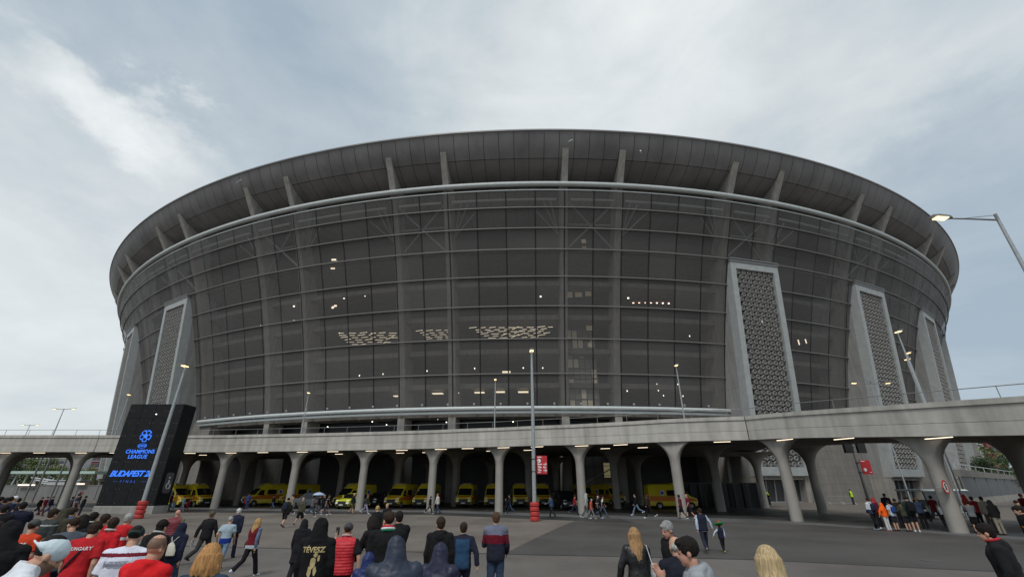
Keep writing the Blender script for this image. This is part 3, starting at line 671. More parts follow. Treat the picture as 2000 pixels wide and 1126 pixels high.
obj('badge_spot', mb, m_led, tot)
mb = MB(); mb.lathe([(.40, 0), (.46, 0), (.46, .02), (.40, .02)], 32, (cx_-.02, -.07, 6.18), fl @ Matrix.Diagonal((1, .5, 1, 1)), cap=False); obj('badge', mb, e_blue, tot)
text('lettering', 'UEFA', .30, e_blue, tot, (cx_-.02, -.06, 6.18), bold=.006)
text('lettering', 'CHAMPIONS', .50, e_blue, tot, (cx_-.05, -.06, 5.62), bold=.012, spacing=1.04)
text('lettering', 'LEAGUE', .50, e_blue, tot, (cx_-.15, -.06, 5.14), bold=.012, spacing=1.1)
text('lettering', 'BUDAPEST 26', .74, e_blue, tot, (-.38, -.06, 3.55), bold=.024, shear=.35, spacing=.92)
text('lettering', 'F I N A L', .34, e_blue2, tot, (-.43, -.06, 2.85), spacing=1.2)
for x0 in (-1.83, .97):
    mb = MB(); [mb.box((x0+.18*k, -.06, 2.85), (.09, .02, .04)) for k in range(3)]; obj('dash', mb, e_blue2, tot)
mb = MB(); mb.lathe([(.001, -.04), (.09, 0), (.001, .06)], 10, (.2, -.06, 9.3)); obj('indicator_lamp', mb, e_white, tot)
# accessible sign on the side
sg = MB(); pts = []
hw, hh, rr = .52, .95, .25
for (sx, sz, a0) in ((1, 1, 0), (-1, 1, 90), (-1, -1, 180), (1, -1, 270)):
    for k in range(5): a = R_(a0+22.5*k); pts.append((sx*(hw-rr)+rr*math.cos(a), sz*(hh-rr)+rr*math.sin(a)))
sg.prism(pts, 0, .06, lambda a, b, c: Vector((TWd/2+c, 1.0+a, 2.75+b))); obj('access_sign', sg, mat('sign_grey', (.085, .085, .09), .5, .1), tot)
m_pict = mat('pictogram_white', (.6, .6, .6), .5, 0); mb = MB(); X = TWd/2+.075
def yz(a, b): return Vector((X, 1.0+a, 2.75+b))
mb.tube([yz(.02+.27*math.cos(R_(t)), -.28+.27*math.sin(R_(t))) for t in range(120, 381, 20)], .045, 6)
mb.tube([yz(-.06, .28), yz(-.05, -.1), yz(.16, -.12), yz(.26, -.42)], .05, 6); mb.tube([yz(-.05, .1), yz(.15, .08)], .04, 6); mb.ell(yz(-.07, .48), (.04, .095, .095)); obj('pictogram', mb, m_pict, tot)

# ------------------------------------------------------------------ street lamps
def lamp(x, y, z, h, arms, label, group, r=.11, yaw=0, name='street_lamp'):
    t = thing(name, label, 'street lamp', (x, y, z), R_(yaw), group)
    mb = MB(); mb.tube([(0, 0, 0), (0, 0, h*.55), (0, 0, h)], [r, r*.85, r*.55], 12); mb.lathe([(r*1.7, 0), (r*1.7, .04), (r, .06)], 12); obj('pole', mb, m_steel, t, True)
    for a in arms:   # (dx, length, head scale)
        d, ln, s = a
        mb = MB(); e = Vector((d*ln, -.02, h+.02))
        if ln > .35: mb.tube([(0, 0, h-.05), (d*ln*.5, 0, h+.0), e], [.04, .035, .03], 6)
        if ln > 1.4: mb.tube([(0, 0, h+.2), (d*ln*.75, 0, h+.03)], .014, 5); mb.tube([(0, 0, h-.05), (0, 0, h+.25)], .06, 8)
        else: mb.tube([(0, 0, h-.05), (0, 0, h+.06)], .05, 8)
        obj('arm', mb, m_steel_d, t, True)
        mb = MB(); q = e if ln > .35 else Vector((0, 0, h+.04)); dx = d if ln > .35 else 0
        M = Matrix.Translation(q) @ Matrix.Rotation(-.06*d, 4, 'Y')
        poly = [(-.06, .06), (.1, .12), (.55, .17), (.78, .12), (.8, 0), (.78, -.12), (.55, -.17), (.1, -.12), (-.06, -.06)]
        if ln > .35: mb.prism([(d*a_*s, b_*s) for a_, b_ in poly], 0, .09*s, lambda a_, b_, c: M @ Vector((a_, b_, c)))
        else: mb.prism([(b_*s, -(a_)*s+.3*s) for a_, b_ in poly], 0, .09*s, lambda a_, b_, c: M @ Vector((a_, b_, c)))
        hd = obj('lamp_head', mb, m_steel_d, t)
        mb = MB()
        if ln > .35: mb.box((d*.42*s, 0, -.02), (.5*s, .25*s, .05), M)
        else: mb.box((0, -.1*s, -.02), (.26*s, .45*s, .05), M)
        obj('lens', mb, e_lamp, hd)
    return t
def pad(x, y, z, label):
    t = thing('pole_padding', label, 'pole padding', (x, y, z), 0, 'red ring pads round lamp posts'); me = None
    for k in range(4):
        if me is None:
            mb = MB(); mb.lathe([(.17, .02), (.30, .0), (.36, .07), (.36, .25), (.30, .32), (.17, .30)], 20); me = mesh('ring', mb, mat('red_foam', (.42, .035, .03), .55, .15, 5, .2, 20), True)
        o = obj('ring', me, None, t, loc=(0.01*(k % 2), 0, k*.335))
    mb = MB(); mb.lathe([(.2, 0), (.2, 1.33)], 12); obj('core', mb, m_black, t, True)
lamp(-31.0, 40.6, 0, 12.75, [(1, .3, 1.35)], 'tall grey lamp post in front of the black display totem', 'tall plaza lamp posts', .17); pad(-31.0, 40.6, 0, 'stack of red ring pads at the foot of the post by the totem')
lamp(1.75, 37.7, 0, 13.4, [(1, .3, 1.2)], 'tall grey lamp post carrying a red direction sign', 'tall plaza lamp posts', .17); pad(1.75, 37.7, 0, 'stack of red ring pads under the red direction sign')
lamp(20.95, 15.8, 0, 12.95, [(-1, 2.05, 1.0)], 'near lamp post at the right edge with a long lit arm', 'tall plaza lamp posts', .105)
dk = [(-26.9, 58.0, 8.2, 'short lamp post on the walkway between the totem and the centre'), (-1.95, 50.6, 8.3, 'short lamp post on the walkway just left of the centre'), (16.75, 43.6, 8.2, 'short lamp post on the walkway left of the big lattice tower'), (28.55, 30.6, 7.4, 'nearest lamp post on the walkway at right, between two lattice towers')]
for x, y, z, l_ in dk: lamp(x, y, z-.45, 5.85, [(1, .3, .9)], l_, 'lamp posts along the walkway', .075)
lamp(-54.5, 62.5, 7.6, 6.6, [(1, .3, .9)], 'short walkway lamp post before the leftmost lattice towers', 'lamp posts along the walkway', .075)
lamp(35.3, 37.7, 0, 13.2, [(1, .3, .9)], 'second walkway lamp post close behind the nearest one at right', 'lamp posts along the walkway', .075); lamp(37.0, 39.8, 0, 13.2, [(1, .3, .9)], 'third walkway lamp post in the row at right, lowest of them', 'lamp posts along the walkway', .075)
lamp(-66.5, 66, 7.6, 5.2, [(1, 1.1, .8), (-1, 1.1, .8)], 'two armed lamp post against the sky left of the towers', 'two armed lamp posts', .08)
lamp(-94, 88, 0, 13.2, [(1, 1.1, .8), (-1, 1.1, .8)], 'distant two armed lamp post at the far left above the walkway', 'two armed lamp posts', .08)
lamp(50.0, 60.5, 0, 15.4, [(1, 1.9, 1.1), (-1, 1.9, 1.1)], 'two armed lamp post between the first and second lattice tower at right', 'two armed lamp posts', .09)
lamp(50, 42, 0, 9.2, [(-1, .9, .9)], 'lamp showing just above the handrail at the right', 'lamp posts along the walkway', .07)

# ------------------------------------------------------------------ signs
m_red = mat('sign_red', (.45, .018, .025), .5, .06); m_sgw = mat('sign_white', (.75, .75, .75), .5, 0)
def way_sign(x, y, z, w_, h_, label, n, yaw=0):
    t = thing('direction_sign', label, 'sign', (x, y, z), R_(yaw), 'red direction signs')
    mb = MB(); mb.box((0, 0, h_/2), (w_, .05, h_)); obj('panel', mb, m_red, t)
    mb = MB(); mb.box((-w_*.22, -.035, h_*.92), (w_*.4, .02, .07))
    if n:
        mb.lathe([(.001, 0), (.15, 0), (.15, .02), (.001, .02)], 16, (-w_*.27, -.026, h_*.72), fl); mb.box((-w_*.36, -.036, h_*.66), (.06, .02, .22))
        for k in range(3):
            zz = h_*(.53-.17*k); mb.box((-w_*.2, -.035, zz), (w_*(.42-.08*k), .02, .075)); mb.box((-w_*.26, -.035, zz-.13), (w_*.26, .02, .045))
            ax = w_*.28; mb.box((ax, -.035, zz), (.26, .02, .05)); s = 1 if k != 1 else -1
            mb.tube([(ax+.02*s, -.035, zz+.12), (ax+.14*s, -.035, zz), (ax+.02*s, -.035, zz-.12)], .026, 4)
    else:
        mb.lathe([(.001, 0), (.16, 0), (.16, .02), (.001, .02)], 6, (-w_*.2, -.026, h_*.32), fl); mb.box((w_*.3, -.035, h_*.15), (.2, .02, .05))
    obj('lettering', mb, m_sgw, t)
    for k in (.14, .82): mb = MB(); mb.box((-w_/2-.2, .02, h_*k), (.45, .05, .06)); obj('bracket', mb, m_black, t)
way_sign(2.40, 37.55, 3.33, .84, 1.36, 'red direction sign with white arrows on the central lamp post', True)
# post with sign and traffic lights at the right
def xy(u, v, Y): x, z = on_y(u, v, Y, 2.5); return x, z
px_, _ = xy(1693, 965, 44.5)
t = thing('sign_post', 'dark post behind the queue at right bearing a red sign', 'post', (px_, 44.5, 0)); mb = MB(); mb.tube([(0, 0, 0), (0, 0, 8.6)], [.13, .10], 10); obj('pole', mb, m_steel_d, t, True)
way_sign(px_+.62, 44.35, 3.45, .92, 1.25, 'plain red sign on the dark post at right', False)
t = thing('traffic_light', 'signal heads with white hoods high on the dark post', 'traffic light', (px_-.05, 44.2, 5.75))
for dx in (-.62, .62):
    mb = MB(); mb.box((dx, 0, .1), (.75, .3, 1.05)); obj('housing', mb, m_black, t)
    mb = MB(); mb.box((dx, -.05, .72), (.85, .45, .12)); obj('hood', mb, m_tubeW, t)
mb = MB(); mb.box((0, .1, .2), (1.4, .06, .08)); obj('bracket', mb, m_steel_d, t)
cxp, cyp = 22.85*S, 25.3*S
t = thing('speed_sign', 'round red edged speed limit sign on the nearest column at right', 'sign', (cxp-.42, cyp-.62, 2.42), R_(28))
mb = MB(); mb.lathe([(.001, 0), (.37, 0), (.37, .03), (.001, .03)], 32, (0, 0, 0), fl); obj('face', mb, m_sgw, t)
mb = MB(); mb.lathe([(.285, 0), (.375, 0), (.375, .045), (.285, .045)], 32, (0, .003, 0), fl, cap=False); obj('border', mb, mat('border_red', (.5, .03, .03), .5, 0), t)
text('numeral', '5', .46, m_black, t, (0, -.04, 0), bold=.01)
mb = MB(); mb.box((0, .2, 0), (.06, .4, .06)); obj('bracket', mb, m_steel, t)

# ------------------------------------------------------------------ trees
def tree_meshes(seed, H, Rr, n, leafs=.55):
    rnd = random.Random(seed); tk = MB(); pts = [(0, 0, 0)]; x = y = 0
    for k in range(1, 5): x += rnd.uniform(-.25, .25); y += rnd.uniform(-.25, .25); pts.append((x, y, H*.75*k/4))
    tk.tube(pts, [.32, .26, .2, .14, .06], 8)
    cl = []
    for k in range(16):
        a = rnd.uniform(0, 6.28); rr = Rr*math.sqrt(rnd.uniform(.05, 1)); z = H*rnd.uniform(.34, .95); sh = 1-abs(z/H-.6)*1.2
        c = Vector((rr*math.cos(a)*sh, rr*math.sin(a)*sh, z)); cl.append((c, rnd.uniform(.22, .42)*Rr*1.15)); tk.tube([(0, 0, z*.55), c*.6+Vector((0, 0, z*.35)), c], [.1, .06, .03], 5)
    lf = MB()
    for c, r in cl:
        for q in range(n//16):
            d = Vector((rnd.gauss(0, 1), rnd.gauss(0, 1), rnd.gauss(0, .8))).normalized()*r*rnd.uniform(.35, 1.05); p = c+d
            u_ = Vector((rnd.gauss(0, 1), rnd.gauss(0, 1), rnd.gauss(0, 1))).normalized(); w_ = u_.cross(Vector((rnd.gauss(0, 1), rnd.gauss(0, 1), rnd.gauss(0, 1)))).normalized(); s = leafs*rnd.uniform(.5, 1)
            lf.add([p-u_*s*.5, p+w_*s*.32, p+u_*s*.5, p-w_*s*.32], [(0, 1, 2, 3)])
    return mesh('trunk', tk, m_bark, True), lf
m_bark = mat('bark', (.07, .05, .035), .9, .3, 3)
def leafmat(c):
    m, nt, b = new_mat('leaves'); n = nt.nodes; l = nt.links; b.inputs['Roughness'].default_value = .6
    tc = n.new('ShaderNodeTexCoord'); t = n.new('ShaderNodeTexNoise'); t.inputs['Scale'].default_value = .8; t.inputs['Detail'].default_value = 4; l.new(tc.outputs['Object'], t.inputs['Vector'])
    mr = n.new('ShaderNodeMapRange'); mr.inputs[1].default_value = .3; mr.inputs[2].default_value = .7; mr.inputs[3].default_value = .55; mr.inputs[4].default_value = 1.5; l.new(t.outputs['Fac'], mr.inputs[0])
    mx = n.new('ShaderNodeMix'); mx.data_type = 'RGBA'; mx.blend_type = 'MULTIPLY'; mx.inputs[0].default_value = 1; mx.inputs[6].default_value = rgb(c); l.new(mr.outputs[0], mx.inputs[7]); l.new(mx.outputs[2], b.inputs['Base Color'])
    return m
LM = [leafmat((.10, .145, .045)), leafmat((.15, .19, .05)), leafmat((.06, .095, .04))]
PROTO = []
for k in range(3):
    tk, lf = tree_meshes(20+k, 11, 4.6, 2600); PROTO.append((tk, [mesh('crown', lf, m) for m in LM]))
def tree(u, v, Y, h, kind, mi, label, group):
    x, z = xy(u, v, Y); tk, cr_ = PROTO[kind]; s = h/11
    t = thing('broadleaf_tree', label, 'tree', (x, Y, 0), random.uniform(0, 6), group); t.scale = (s*1.1, s*1.1, s)
    obj('trunk', tk, None, t); obj('crown', cr_[mi], None, t)
TL = 'trees beyond the walkway at left'; TR = 'trees beyond the walkway at right'
for i, (u, Y, h, k, mi, l_) in enumerate(((-60, 118, 9.8, 0, 0, 'green tree furthest left, cut by the picture edge'), (18, 122, 8.4, 1, 2, 'dark green tree behind the left column'), (52, 126, 9.4, 2, 0, 'tall green tree in the middle of the left arch'), (84, 124, 9.1, 0, 0, 'tallest green tree left of the striped apartment block'), (112, 150, 8.0, 1, 1, 'low yellowish tree right of the striped apartment block'), (140, 148, 7.7, 2, 1, 'yellowish tree just left of the dark column'), (172, 152, 7.7, 0, 1, 'yellowish tree right of the dark column'), (196, 158, 6.6, 1, 0, 'green tree next to the totem'))):
    tree(u, 915, Y, h, k, mi, l_, TL)
for i, (u, Y, h, k, mi, l_) in enumerate(((1890, 112, 7.6, 0, 2, 'dark tree nearest the last lattice tower'), (1916, 108, 8.0, 1, 2, 'dark tree left of the red and white tower block'), (1946, 104, 8.4, 2, 2, 'dark tree under the red and white tower block'), (2056, 64, 9.5, 0, 2, 'leafy tree between the last two columns'), (2062, 56, 11, 1, 0, 'big leafy tree at the right edge'), (2110, 62, 10, 2, 0, 'leafy tree outside the right edge'))):
    tree(u, 900, Y, h, k, mi, l_, TR)
# ------------------------------------------------------------------ background buildings and structures
m_wallg = concrete('grey_wall_render', (.2, .2, .2), 0, 0, .15); m_white = mat('white_wall', (.5, .5, .5), .7, .1, .3); m_win = mat('window_glass', (.05, .06, .07), .2, .3, 1)
def block(u, v, Y, w_, h_, d_, floors, cols, mw, label, name='apartment_block', roofm=None):
    x, _ = xy(u, v, Y); t = thing(name, label, 'building', (x, Y, 0)); mb = MB(); mb.box((0, d_/2, h_/2), (w_, d_, h_)); obj('wall', mb, mw, t)
    mb = MB(); mb.box((0, d_/2, h_+.25), (w_+.5, d_+.5, .5)); obj('roof', mb, roofm or m_wallg, t)
    for k in range(floors):
        zz = h_*(k+.55)/floors; mb = MB(); 
        for c in range(cols): mb.box((-w_/2+w_*(c+.5)/cols, -.03, zz), (w_/cols*.82, .14, h_/floors*.5))
        obj('window', mb, m_win, t); mb = MB(); mb.box((0, -.3, zz-h_/floors*.36), (w_*.99, .6, .25)); obj('balcony', mb, m_white, t)
block(92, 895, 230, 20, 22.5, 14, 8, 4, m_white, 'striped pale apartment block above the left trees')
block(45, 895, 260, 30, 23.5, 14, 7, 6, m_wallg, 'grey apartment block partly behind the left trees')
block(128, 905, 300, 12, 21, 10, 5, 3, m_wallg, 'small grey block left of the dark column')
block(166, 905, 280, 13, 19, 10, 5, 3, m_wallg, 'low grey block right of the dark column')
block(186, 903, 270, 7, 22, 10, 6, 2, mat('maroon_render', (.2, .09, .1), .8, .1), 'narrow maroon block beside the totem')
block(1937, 890, 190, 8, 31, 8, 9, 2, m_white, 'slim white tower block with red side at right', 'tower_block')
x, _ = xy(1948, 890, 188); t = thing('tower_block', 'dark red half of the slim tower block at right', 'building', (x, 188, 0)); mb = MB(); mb.box((0, 3, 14.5), (5, 6, 29)); obj('wall', mb, mat('red_render', (.2, .075, .075), .8, .1), t)
mb = MB(); mb.box((0, 3, 29.2), (5.4, 6.4, .4)); obj('roof', mb, m_steel_d, t)
for k in range(6): mb = MB(); mb.box((0, -.03, 4+4*k), (3.6, .14, 1.8)); obj('window', mb, m_win, t)
# grey wall, green roofed canopy and ramps at the left
xa, _ = xy(-60, 950, 92); xb, _ = xy(212, 950, 92)
t = thing('boundary_wall', 'long grey wall closing the view under the left arches', 'wall', ((xa+xb)/2, 92, 0)); mb = MB(); mb.box((0, 0, 1.25), (xb-xa, .3, 2.5)); obj('wall', mb, m_wallg, t); mb = MB(); mb.box((0, 0, 2.55), (xb-xa, .45, .12)); obj('coping', mb, m_steel_d, t)
for k in range(7): mb = MB(); mb.box((-(xb-xa)/2+(xb-xa)*(k+.5)/7, -.2, 1.25), (.3, .12, 2.4)); obj('pier', mb, m_steel_d, t)
xa, z1 = xy(24, 922, 104); xb, _ = xy(193, 922, 104)
t = thing('station_canopy', 'long canopy with pale green roof edge beyond the grey wall', 'canopy', ((xa+xb)/2, 104, 0)); W_ = xb-xa
mb = MB(); mb.box((0, 1.5, z1), (W_, 5, .55)); obj('roof', mb, mat('pale_green_metal', (.42, .55, .5), .5, .1), t)
for k in range(8): mb = MB(); mb.tube([(-W_/2+W_*(k+.3)/8, 0, 0), (-W_/2+W_*(k+.3)/8+.6, 0, z1-.2)], .15, 6); obj('post', mb, m_tubeW, t)
xa, _ = xy(60, 935, 99); 
t = thing('truss_stair', 'white slanting truss stair under the green canopy', 'stair', (xa, 99, 0))
for k in range(3):
    mb = MB(); mb.tube([(0+k*1.2, 0, 4.0-k*.5), (5.5+k*1.2, 0, 3.4-k*.5), (9+k*.9, 0, 2.2-k*.3)], .13, 6); obj('rail', mb, m_tubeW, t)
for k in range(6): mb = MB(); mb.tube([(k*1.9, .1, .5), (k*1.9+.9, .1, 3.9)], .11, 6); obj('post', mb, m_tubeW, t)
xa, z_ = xy(125, 938, 96); t = thing('site_cabin', 'pale cabin with an orange red corner behind the grey wall', 'cabin', (xa, 96, 0)); mb = MB(); mb.box((0, 1.2, z_*.5), (6.5, 2.4, z_)); obj('wall', mb, m_white, t); mb = MB(); mb.box((3.4, 1.0, z_*.45), (1.0, 2.3, z_*.7)); obj('door', mb, mat('orange_door', (.35, .08, .04), .6, .1), t); mb = MB(); mb.box((0, 1.2, z_+.08), (7, 2.8, .15)); obj('roof', mb, m_tubeW, t)
for u, v, wd, l_ in ((52, 946, 3.2, 'long warm lamp on the grey wall at left'), (158, 944, 1.4, 'short white lamp on the grey wall beside the dark column')):
    x, z = xy(u, v, 91.2); t = thing('wall_lamp', l_, 'lamp', (x, 91.2, z), 0, 'lamps on the grey wall'); mb = MB(); mb.box((0, .12, 0), (wd+.2, .2, .3)); obj('housing', mb, m_steel_d, t); mb = MB(); mb.box((0, -.02, -.03), (wd, .12, .18)); obj('tube', mb, e_strip, t)
for i, (u0, u1, l_) in enumerate(((62, 50, 'thin raked pole left in the left arch'), (82, 67, 'middle thin raked pole in the left arch'), (128, 100, 'thin raked pole close to the dark column'))):
    x, _ = xy(u1+2, 962, 78); t = obj('raked_pole', (lambda m: (m.tube([(0, 0, 0), (.2, 0, 8.5)], .13, 8), m.box((0, 0, .03), (.5, .5, .06)), m)[2])(MB()), m_steel_d, None, True, (x, 78, 0)); tag(t, l_, 'pole', 'thin poles seen through the left arch')
x, _ = xy(180, 965, 68)
# right: retaining wall with glass and railing beyond the last tower
xa, _ = xy(1880, 950, 64); xb, _ = xy(1992, 950, 104)
t = thing('ramp_wall', 'dark glazed ramp wall with a pale base beyond the last tower', 'wall', (xa, 64, 0)); d = Vector((xb-xa, 40, 0)); ln = d.length; M = Matrix.Rotation(math.atan2(d.y, d.x), 4, 'Z')
for nm, z0, z1, th_, m in (('base', 0, .9, .5, m_conc), ('glazing', .9, 3.6, .2, mat('smoked_glazing', (.05, .052, .055), .45, .3, .6)), ('beam', 3.6, 4.5, .6, m_conc_d)):
    mb = MB(); mb.box((ln/2, 0, (z0+z1)/2), (ln, th_, z1-z0), M); obj(nm, mb, m, t)
mb = MB(); mb.tube([M @ Vector((0, 0, 5.2)), M @ Vector((ln, 0, 5.2))], .06, 6)
for k in range(9): mb.tube([M @ Vector((ln*k/8, 0, 4.5)), M @ Vector((ln*k/8, 0, 5.2))], .04, 5)
obj('railing', mb, m_tubeW, t)
for k in range(7): mb = MB(); mb.box((ln*k/6, -.14, 2.25), (.1, .1, 2.7), M); obj('mullion', mb, m_steel_d, t)
# black hoarding under the walkway
xa, _ = xy(1335, 960, 61); xb, _ = xy(1484, 960, 57)
t = thing('black_hoarding', 'black cloth hoarding under the walkway right of the side on ambulance', 'hoarding', (xa, 61, 0)); d = Vector((xb-xa, -4, 0)); M = Matrix.Rotation(math.atan2(d.y, d.x), 4, 'Z'); mb = MB(); nn = 40
vs = [M @ Vector((d.length*i/nn, .12*math.sin(i*1.1)+.06*math.sin(i*2.7), z)) for i in range(nn+1) for z in (0.05, 1.3, 2.75)]; mb.add(vs, [(i*3+k, i*3+k+1, i*3+k+4, i*3+k+3) for i in range(nn) for k in (0, 1)]); obj('cloth', mb, mat('black_tarpaulin', (.022, .022, .025), .45, .2, 1, .3, 3), t, True)
mb = MB(); [mb.tube([M @ Vector((d.length*k/6, .2, 0)), M @ Vector((d.length*k/6, .2, 2.8))], .04, 6) for k in range(7)]; mb.tube([M @ Vector((0, .2, 2.78)), M @ Vector((d.length, .2, 2.78))], .04, 6); obj('frame', mb, m_steel_d, t)
# crowd barriers by the towers
for i, (u, Y, l_) in enumerate(((1628, 71, 'steel crowd barrier left of the high visibility steward'), (1655, 70, 'steel crowd barrier under the high visibility steward'))):
    x, _ = xy(u, 972, Y); t = thing('crowd_barrier', l_, 'barrier', (x, Y, 0), R_(4), 'steel crowd barriers'); mb = MB(); mb.tube([(-1.1, 0, .15), (-1.1, 0, 1.1), (1.1, 0, 1.1), (1.1, 0, .15), (-1.1, 0, .15)], .025, 6); [mb.tube([(-1+.2*k, 0, .15), (-1+.2*k, 0, 1.1)], .01, 4) for k in range(11)]; obj('frame', mb, m_steel, t)
    for sx in (-.9, .9): mb = MB(); mb.tube([(sx-.0, -.35, 0), (sx, 0, .3), (sx, .35, 0)], .03, 6); obj('foot', mb, m_tubeW, t)
# back doors and dark openings under the platform: lit stair core right of the black van
x, z = xy(1168, 910, 84)
t = thing('glazed_stairwell', 'tall glazed stairwell with dim yellow light under the walkway', 'stairwell', (x, 84, 0)); mb = MB(); mb.box((0, .1, 3.7), (7.2, .1, 7.4)); obj('glass', mb, mat('stairwell_glass', (.06, .058, .045), .3, .4, .5), t)
mb = MB(); [mb.box((-3.6+1.44*k, 0, 3.7), (.09, .12, 7.4)) for k in range(6)]; [mb.box((0, 0, .9+1.6*k), (7.2, .12, .08)) for k in range(5)]; obj('mullion', mb, m_black, t)
mb = MB(); mb.box((1.6, .02, 5.0), (1.2, .06, 2.4)); obj('lit_pane', mb, emit('stairwell_glow', (1, .85, .45), .05), t)
mb = MB(); mb.tube([(-3, -.1, 2.6), (2.2, -.1, 5.2)], .1, 4); obj('stair_flight', mb, m_conc_d, t)

# ------------------------------------------------------------------ vehicles
m_yel = mat('ambulance_yellow', (.66, .53, .02), .32, .05, 1, spec=.6); m_lime = mat('response_car_yellow', (.58, .60, .03), .32, .05, 1, spec=.6); m_org = mat('orange_stripe', (.62, .16, .01), .4, .05); m_wnd = mat('windscreen', (.012, .013, .015), .08, 0, spec=.7); m_blk = mat('black_plastic', (.015, .015, .016), .5, .1, 5); m_hl = mat('headlight_glass', (.85, .86, .86), .2, .2, 12, spec=.8); m_tyre = mat('tyre_rubber', (.018, .018, .018), .8, .1, 8); m_rimm = mat('wheel_rim', (.35, .35, .36), .35, .1, 6, metal=.6); m_blue = mat('blue_beacon', (.02, .08, .5), .25, 0); m_plate = mat('number_plate', (.6, .6, .58), .5, 0); m_vanblk = mat('black_car_paint', (.012, .013, .016), .25, 0, spec=.7); m_silver = mat('silver_car_paint', (.33, .34, .35), .3, 0, metal=.5); m_navycar = mat('dark_grey_car_paint', (.03, .033, .04), .28, 0, spec=.7); m_bluecar = mat('grey_blue_car_paint', (.12, .15, .18), .3, 0, spec=.6)
KINDS = {
 'van': dict(L=5.9, W=2.0, prof=[(.1, .32), (.0, .55), (.03, .98), (.16, 1.14), (.80, 1.36), (1.58, 2.2), (1.95, 2.46), (2.5, 2.66), (5.6, 2.66), (5.82, 2.5), (5.9, .6), (5.84, .32)], ws=(4, 5), tum=.10, belt=1.3, wheels=(.95, 4.7), wr=.35,
   sw=[[(1.15, 1.38), (1.55, 1.95), (2.05, 1.98), (2.05, 1.32)], [(2.5, 1.4), (2.5, 2.0), (3.7, 2.0), (3.7, 1.4)]]),
 'minivan': dict(L=4.9, W=1.92, prof=[(.1, .28), (.0, .5), (.03, .88), (.14, 1.02), (.85, 1.16), (1.62, 1.78), (2.2, 1.94), (4.6, 1.92), (4.8, 1.75), (4.9, .6), (4.84, .28)], ws=(4, 5), tum=.12, belt=1.1, wheels=(.9, 3.9), wr=.34,
   sw=[[(1.3, 1.2), (1.72, 1.66), (2.3, 1.7), (2.3, 1.15)], [(2.42, 1.15), (2.42, 1.7), (3.5, 1.7), (3.5, 1.15)], [(3.62, 1.15), (3.62, 1.7), (4.5, 1.66), (4.6, 1.2)]]),
 'suv': dict(L=4.6, W=1.85, prof=[(.1, .3), (.0, .5), (.04, .86), (.2, .98), (1.25, 1.1), (1.95, 1.6), (2.5, 1.7), (4.0, 1.66), (4.45, 1.1), (4.6, .6), (4.5, .3)], ws=(4, 5), tum=.16, belt=1.02, wheels=(.85, 3.55), wr=.36,
   sw=[[(1.65, 1.12), (2.1, 1.52), (2.75, 1.56), (2.75, 1.08)], [(2.85, 1.08), (2.85, 1.56), (3.85, 1.5), (4.05, 1.12)]]),
}
